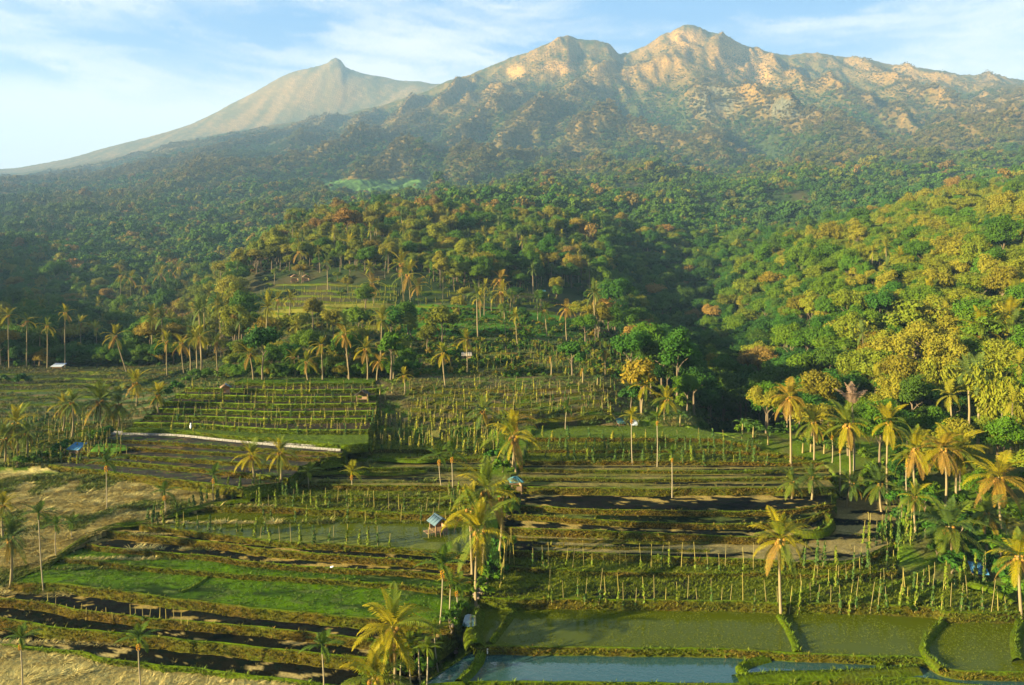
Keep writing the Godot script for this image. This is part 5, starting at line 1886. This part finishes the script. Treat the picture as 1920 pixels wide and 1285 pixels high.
	tag(sack, "small white sack lying on the tan bank above the green fields", "sack")
	var wp := spot(914, 1226)
	var post := part("white_post", tube_mesh(PackedVector3Array([Vector3(0, -0.3, 0), Vector3(0, 0.55, 0)]), PackedFloat32Array([0.07, 0.06]), 6), M.white, self, Transform3D(Basis(), wp))
	tag(post, "short white post on the bank over the blue pond", "post")
	var fp := spot(357, 805)
	var fb := Buf.new()
	ball(fb, Vector3(0, 0.45, 0), Vector3(0.16, 0.42, 0.14), Color.WHITE, 5, 7)
	ball(fb, Vector3(0.03, 0.95, 0.02), Vector3(0.12, 0.12, 0.12), Color.WHITE, 4, 6)
	var bag := part("white_marker", buf_mesh(fb), M.white, self, Transform3D(Basis(), fp))
	tag(bag, "small white upright marker on the grass behind the concrete channel", "marker")
	# dividing bunds of the flooded paddies
	bund([[963, 1148], [946, 1172], [918, 1208]], -34.5, 0.45, 0.25)
	bund([[1463, 1157], [1478, 1180], [1490, 1205], [1498, 1226]], -34.5, 0.5, 0.3)
	bund([[1768, 1168], [1746, 1190], [1734, 1212], [1740, 1234], [1768, 1258]], -34.5, 0.5, 0.35)
	bund([[1914, 1170], [1905, 1205], [1912, 1245]], -34.5, 0.6, 0.5)
	bund([[905, 1218], [893, 1248], [862, 1282]], -35.1, 0.6, 0.35)
	bund([[893, 1150], [888, 1185], [893, 1216]], -34.5, 1.0, 0.5)
	bund([[1440, 1236], [1405, 1245], [1388, 1256], [1402, 1270]], -35.1, 0.6, 0.35)
	bund([[1380, 1277], [1450, 1270], [1550, 1268], [1640, 1264], [1720, 1257]], -35.1, 0.9, 0.4)
	bund([[1650, 1240], [1655, 1252], [1650, 1264]], -35.1, 0.6, 0.3)
	# fan of small terraces on the right
	bund([[1470, 1129], [1520, 1107], [1590, 1076]], -33.6, 0.6, 0.3)
	bund([[1612, 1131], [1690, 1097], [1780, 1058]], -33.6, 0.7, 0.4)
	bund([[1700, 1142], [1750, 1107], [1830, 1078]], -33.6, 0.6, 0.35)
	bund([[1800, 1092], [1850, 1105], [1905, 1135]], -33.6, 0.6, 0.35)
	# seams in the green fields
	bund([[396, 1076], [375, 1095], [338, 1112]], -33.7, 0.4, 0.16)
	bund([[960, 1012], [1100, 1016], [1240, 1019], [1330, 1018]], -32.5, 0.5, 0.22, false, 0.8)
	bund([[1000, 1024], [1120, 1028], [1260, 1033], [1330, 1034]], -32.5, 0.4, 0.16, false, 0.8)
	# a pale seedbed, a small pool and a bright nursery plot
	for s in [["paddy_field", [[478, 1009], [505, 1000], [600, 1003], [742, 1015]], [[482, 1012], [540, 1017], [640, 1022], [742, 1028]], -31.33, M.seedbed], ["paddy_field", [[782, 1017], [820, 1015], [862, 1018]], [[752, 1030], [810, 1033], [862, 1036]], -31.33, M.seedbed], ["water", [[872, 1154], [880, 1152], [892, 1155]], [[866, 1174], [880, 1176], [893, 1174]], -33.9, M.pond], ["paddy_field", [[180, 832], [210, 830], [236, 835]], [[168, 846], [205, 847], [240, 843]], -27.0, M.nursery]]:
		var far := resample(line_px(s[1], s[3]), 24)
		var near_ := resample(line_px(s[2], s[3]), 24)
		var pp := PackedVector3Array()
		var pc := PackedColorArray()
		for r in 7:
			for i in 24:
				var q := near_[i].lerp(far[i], r / 6.0)
				if s[0] != "water":
					q.y += n_small.get_noise_2d(q.x * 1.5, q.z * 1.5) * 0.05 - (0.1 if r == 0 or r == 6 or i == 0 or i == 23 else 0.0)
				pp.append(q)
				pc.append(Color.WHITE * (1.0 + 0.35 * n_patch.get_noise_2d(q.x * 2.0, q.z * 4.0)))
		structure(s[0], sheet(pp, pc, 24, 7), s[4])
	# round plot
	var ring := []
	for k in 23:
		var a := TAU * k / 20.0 + 2.4
		ring.append([1519 + 40 * cos(a), 985 + 19 * sin(a)])
	bund(ring, -31.7, 0.55, 0.55, false, 0.45)
	# diagonal edge bank of the left block
	bund([[22, 1098], [105, 1052], [165, 1012], [215, 992], [262, 983], [330, 968], [400, 947], [470, 925]], -32.0, 0.6, 0.25, true, 0.1)
	# curved strip gardens
	bund([[640, 868], [700, 862], [790, 866], [840, 858]], -28.7, 0.5, 0.25)
	bund([[560, 892], [640, 886], [720, 890], [800, 884]], -29.2, 0.5, 0.25)
	# edges of the pale paddies in the valley
	for y in [702, 712, 722, 733, 746, 760]:
		bund([[-40, y], [60, y + 1], [140, y - 1], [210, y + 2 - (y - 702) * 0.02]], 0.0, 0.8, 0.35, true, 0.15)
	for s in [[150, 698, 330], [190, 712, 300], [215, 728, 290]]:
		bund([[s[0], s[1]], [(s[0] + s[2]) / 2.0, s[1] + 3], [s[2], s[1] + 4]], 0.0, 0.9, 0.4, true, 0.7)
	# stepped plots on the middle hill
	for y in [535, 546, 556, 567, 578, 590, 601, 612]:
		bund([[500 + (y - 535) * 0.2, y - 2], [580, y], [660, y + 2], [745, y + 3]], 0.0, 1.1, 0.7, true, 0.35)
	for y in [548, 562, 576]:
		bund([[780, y], [850, y + 3], [930, y + 6], [1040, y + 12]], 0.0, 1.1, 0.7, true, 0.3)
	for y in [664, 676, 690, 703]:
		bund([[880, y - 2], [960, y], [1050, y + 1], [1170, y]], 0.0, 0.8, 0.45, true, 0.9)
	for y in [730, 742, 756, 770, 786]:
		bund([[770, y], [880, y + 2], [1000, y + 4], [1150, y + 2]], 0.0, 0.8, 0.4, true, 0.7)
	for y in [800, 812, 826]:
		bund([[20, y + 8], [100, y + 2], [200, y - 6]], 0.0, 0.8, 0.4, true, 0.5)
	print("bits ", Time.get_ticks_msec())
	# bean stakes: the rows nearest to the camera come first
	stake_row(85, 1142, 360, 1168, 20, 1.5, [-1, -1, 0], 0.7, "short bare stake on the bank over the second black strip")
	stake_row(1010, 1124, 1440, 1131, 22, 3.3, [-1, 0, 1], 0.5, "bean stake along the lip above the big flooded paddy")
	stake_row(1450, 1132, 1900, 1148, 24, 3.2, [-1, 0, 1, 1], 0.35, "bean stake along the lip above the darker flooded paddy")
	stake_row(1500, 1110, 1640, 1085, 10, 2.8, [-1, 0, 1], 0.6, "bean stake on the fan-shaped small terraces")
	stake_row(1640, 1125, 1860, 1090, 16, 3.2, [0, 1, 2], 0.4, "bean stake on the fan-shaped small terraces")
	stake_row(960, 1060, 1420, 1071, 22, 2.9, [-1, -1, 0, 1], 0.5, "bean stake along the lip of the narrow olive terrace")
	stake_row(1430, 1068, 1690, 1066, 12, 2.8, [0, 1, 2], 0.4, "bean stake along the lip of the narrow olive terrace near the thicket")
	stake_row(935, 1105, 960, 1040, 9, 4.2, [-1, -1, 1], 0.9, "long pale pole leaning at the edge of the central palm clump", 0.4, 8.0)
	stake_row(1615, 1020, 1720, 1010, 14, 4.0, [1, 2, 1], 0.45, "tall leafy stake beside the muddy field with black puddles", 0.4, 12.0)
	stake_row(480, 1016, 740, 1025, 13, 2.3, [-1, 1, 2], 0.5, "bean stake on the pale green strip of the flooded terrace")
	stake_row(270, 985, 500, 1004, 13, 2.2, [1, 2, 0], 0.3, "bean stake in the shallow shining paddy")
	stake_row(265, 978, 455, 925, 16, 2.4, [1, 2, 2, 0], 0.25, "leafy stake on the diagonal edge of the straw field", 0.4, 2.0)
	stake_row(470, 972, 860, 985, 12, 2.3, [-1, 1, 1], 0.5, "bean stake in the dark wet terrace behind the pale green strip")
	stake_row(470, 950, 700, 953, 16, 2.4, [-1, 1, 2], 0.5, "bean stake on the broad olive terrace")
	stake_row(640, 950, 870, 962, 12, 2.4, [-1, 1], 0.6, "bean stake on the broad olive terrace near the tarp-roofed hut")
	stake_row(840, 930, 870, 958, 10, 2.5, [-1, 1, 2], 0.4, "bean stake crowded behind the tarp-roofed hut", 0.5, 6.0)
	stake_row(460, 915, 560, 932, 12, 2.3, [1, 2], 0.3, "bean stake beside the short palms of the ploughed strips")
	stake_row(1020, 862, 1440, 866, 24, 2.5, [2, 2, 3, 3, 1], 0.12, "dark leafy bean column on the lowest of the three green plots")
	stake_row(1020, 842, 1420, 846, 24, 2.5, [2, 2, 3, 1], 0.12, "dark leafy bean column on the middle of the three green plots")
	stake_row(1000, 822, 1400, 830, 14, 2.4, [1, 2, 3], 0.2, "leafy bean column along the edge of the bright green plot")
	# farther gardens
	for y in [806, 796, 783, 770, 757, 744, 731]:
		stake_row(300 + (806 - y) * 0.6, y, 700, y + 6, 24, 2.2, [0, 1, 1], 0.4, "bean stake on the stepped green terraces", 0.8, 4.0)
	for y in [846, 834, 822, 808, 795]:
		stake_row(690, y, 950, y + 1, 30, 2.6, [1, 1, 2, 0], 0.35, "bean stake in the dense gardens before the spiky palm", 0.8, 5.0)
	for y in [784, 774, 764, 752, 742, 732]:
		stake_row(770, y, 1160, y, 24, 2.7, [-1, 0, 1, 1], 0.5, "bean stake in the brown gardens", 0.8, 5.0)
	for y in [700, 690, 678, 668, 655]:
		stake_row(880, y, 1180, y, 40, 2.6, [-1, 1, 2], 0.2, "stake in the brown strip field", 0.8, 5.0)
	for y in [545, 556, 566, 576, 588, 600, 612, 622]:
		stake_row(490, y, 760, y + 4, 40, 3.0, [-1, 0, 1, 1], 0.85, "stake in the yellow garden plots", 0.8, 5.0)
	for y in [528, 540, 552, 566]:
		stake_row(700, y, 1040, y + 8, 34, 3.2, [1, 1, 2], 0.3, "stake on the upper garden slope", 0.8, 5.0)
	for y in [868, 852, 838, 822, 806, 792]:
		stake_row(0, y + 6, 240 - (868 - y) * 0.4, y - 10, 26, 2.6, [-1, 1, 1], 0.3, "stake behind the blue-roofed shed", 0.8, 5.0)
	stake_row(110, 612, 230, 606, 30, 3.0, [-1, 1], 0.3, "stake in the valley clearing", 0.8, 4.0)
	for k in 4:
		stuff("bean_stakes", vine_mesh(k), M.leaf_any, far_stakes[k], far_stakes_c[k], "climbing beans on stakes in the farther gardens", "bean vines")
	var all := []
	var allc := []
	for k in 4:
		for i in far_stakes[k].size():
			all.append(far_stakes[k][i])
			allc.append(Color(0.24, 0.19, 0.065))
	stuff("bean_stakes", mesh_cache["pole"], M.bark_any, all, allc, "thin poles standing in the farther gardens", "stakes")
	print("stakes ", stake_count, " + ", all.size(), "  ", Time.get_ticks_msec())


func _ready() -> void:
	rng.seed = 77
	var cam := Camera3D.new()
	cam.name = "camera"
	cam.projection = Camera3D.PROJECTION_FRUSTUM
	cam.near = 0.5
	cam.far = 20000.0
	cam.size = 0.5 * 1285.0 / F
	cam.frustum_offset = Vector2(0.0, -0.5 * (642.5 - HY) / F)
	add_child(cam)
	cam.current = true
	var env := Environment.new()
	env.background_mode = Environment.BG_SKY
	env.sky = make_sky()
	env.background_energy_multiplier = 0.47
	env.tonemap_mode = Environment.TONE_MAPPER_LINEAR
	env.tonemap_exposure = 4.9
	env.sdfgi_enabled = true
	env.ssao_enabled = true
	env.ssil_enabled = true
	env.fog_enabled = true
	env.fog_density = 0.0001
	env.fog_light_color = Color(0.66, 0.84, 1.0)
	var we := WorldEnvironment.new()
	we.name = "environment"
	we.environment = env
	add_child(we)
	var sun := DirectionalLight3D.new()
	sun.name = "sun"
	var az := deg_to_rad(66.0)      # to the left of straight behind
	var el := deg_to_rad(13.0)
	var from := Vector3(-sin(az) * cos(el), sin(el), cos(az) * cos(el))
	sun.look_at_from_position(Vector3.ZERO, -from, Vector3.UP)
	sun.light_color = Color(1.0, 0.92, 0.74)
	sun.light_energy = 1.6
	sun.light_angular_distance = 0.5
	sun.shadow_enabled = true
	add_child(sun)

	prep_land()
	fix_crest()
	var fine := noise_tex(0.02, 0.72, 1.0, 6, 4)
	var coarse := noise_tex(0.012, 0.55, 1.0, 6, 8)
	M.soil = mat(Color(1.0, 1.0, 1.0), 0.95, fine, 0.22, 6.0)
	M.rock = mat(Color(1.15, 1.15, 1.15), 0.95, coarse, 0.012, 0.0)
	M.field = mat(Color(0.92, 0.92, 0.92), 0.9, fine, 0.35, 3.0)
	M.mudwet = mat(Color(1.15, 1.15, 1.15), 0.75, fine, 0.35, 3.0)
	M.mudwet.metallic_specular = 0.05
	M.bank = mat(Color(0.88, 0.85, 0.85), 0.95, coarse, 0.5, 6.0)
	M.pond = mat(Color(0.022, 0.060, 0.052), 0.04)
	M.pond.metallic_specular = 0.62
	M.pond.uv1_triplanar = true
	M.pond.uv1_world_triplanar = true
	M.pond.uv1_scale = Vector3.ONE * 0.12
	M.pond.heightmap_enabled = true
	M.pond.heightmap_texture = fine
	M.pond.heightmap_scale = 1.2
	M.paddy_water = mat(Color(0.050, 0.064, 0.002), 0.14)
	M.paddy_water.metallic_specular = 0.16
	for k in TINTS:
		for i in 3:
			M["leaf_%s%d" % [k, i]] = leaf_mat(TINTS[k][i], 0.55)
	M.leaf_any = leaf_mat(Color.WHITE, 0.55)
	M.blade = leaf_mat(Color(0.86, 0.86, 0.8), 0.6, 0.6)
	M.bark_any = mat(Color.WHITE, 0.9)
	M.bark = mat(Color(0.13, 0.10, 0.06), 0.9)
	M.palm_bark = mat(Color(0.19, 0.15, 0.075), 0.85)
	M.areca_bark = mat(Color(0.24, 0.20, 0.12), 0.85)
	M.nuts = mat(Color(0.28, 0.15, 0.03), 0.6)
	M.fruit = mat(Color(0.40, 0.19, 0.015), 0.55)
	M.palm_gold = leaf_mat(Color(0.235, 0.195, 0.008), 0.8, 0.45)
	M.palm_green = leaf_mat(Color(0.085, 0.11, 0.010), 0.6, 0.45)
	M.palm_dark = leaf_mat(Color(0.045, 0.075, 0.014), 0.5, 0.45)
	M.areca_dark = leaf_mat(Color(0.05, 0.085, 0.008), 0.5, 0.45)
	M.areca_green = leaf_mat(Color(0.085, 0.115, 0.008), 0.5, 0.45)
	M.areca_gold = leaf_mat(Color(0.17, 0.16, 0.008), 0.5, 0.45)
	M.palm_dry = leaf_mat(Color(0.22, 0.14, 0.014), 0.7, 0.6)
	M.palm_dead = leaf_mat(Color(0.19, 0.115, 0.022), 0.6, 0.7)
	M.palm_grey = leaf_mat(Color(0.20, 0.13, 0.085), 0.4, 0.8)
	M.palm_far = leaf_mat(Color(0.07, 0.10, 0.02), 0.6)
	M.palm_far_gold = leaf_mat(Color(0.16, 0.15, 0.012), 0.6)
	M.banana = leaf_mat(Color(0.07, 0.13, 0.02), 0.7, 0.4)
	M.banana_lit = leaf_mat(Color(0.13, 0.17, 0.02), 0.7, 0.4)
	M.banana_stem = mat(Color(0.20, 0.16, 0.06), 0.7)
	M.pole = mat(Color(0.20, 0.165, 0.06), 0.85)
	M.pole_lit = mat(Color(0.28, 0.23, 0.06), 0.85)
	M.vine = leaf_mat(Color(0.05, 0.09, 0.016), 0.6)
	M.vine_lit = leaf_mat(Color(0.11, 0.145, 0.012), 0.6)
	M.culm = mat(Color(0.26, 0.21, 0.05), 0.6)
	M.timber = mat(Color(0.20, 0.13, 0.07), 0.85)
	M.board = mat(Color(0.26, 0.17, 0.09), 0.85)
	M.roof_blue = mat(Color(0.075, 0.12, 0.14), 0.6)
	M.roof_slate = mat(Color(0.07, 0.11, 0.14), 0.6)
	M.roof_teal = mat(Color(0.05, 0.15, 0.17), 0.6)
	M.roof_bright = mat(Color(0.05, 0.15, 0.25), 0.5)
	M.roof_white = mat(Color(0.32, 0.36, 0.40), 0.6)
	M.thatch = mat(Color(0.36, 0.23, 0.14), 0.95, fine, 0.8)
	M.thatch_pale = mat(Color(0.42, 0.36, 0.27), 0.95, fine, 0.8)
	M.thatch_dark = mat(Color(0.10, 0.085, 0.07), 0.95, fine, 0.8)
	M.concrete = mat(Color(0.33, 0.315, 0.27), 0.85, coarse, 0.4)
	M.stone = mat(Color(0.26, 0.20, 0.15), 0.9, coarse, 0.9)
	M.white = mat(Color(0.75, 0.75, 0.72), 0.7)
	M.seedbed = mat(Color(0.115, 0.135, 0.028), 0.9, fine, 0.35)
	M.nursery = mat(Color(0.10, 0.21, 0.015), 0.9, fine, 0.35)
	make_terraces()
	make_ground()
	make_objects()
	make_cover()
	make_forest()
	print("land ", Time.get_ticks_msec())
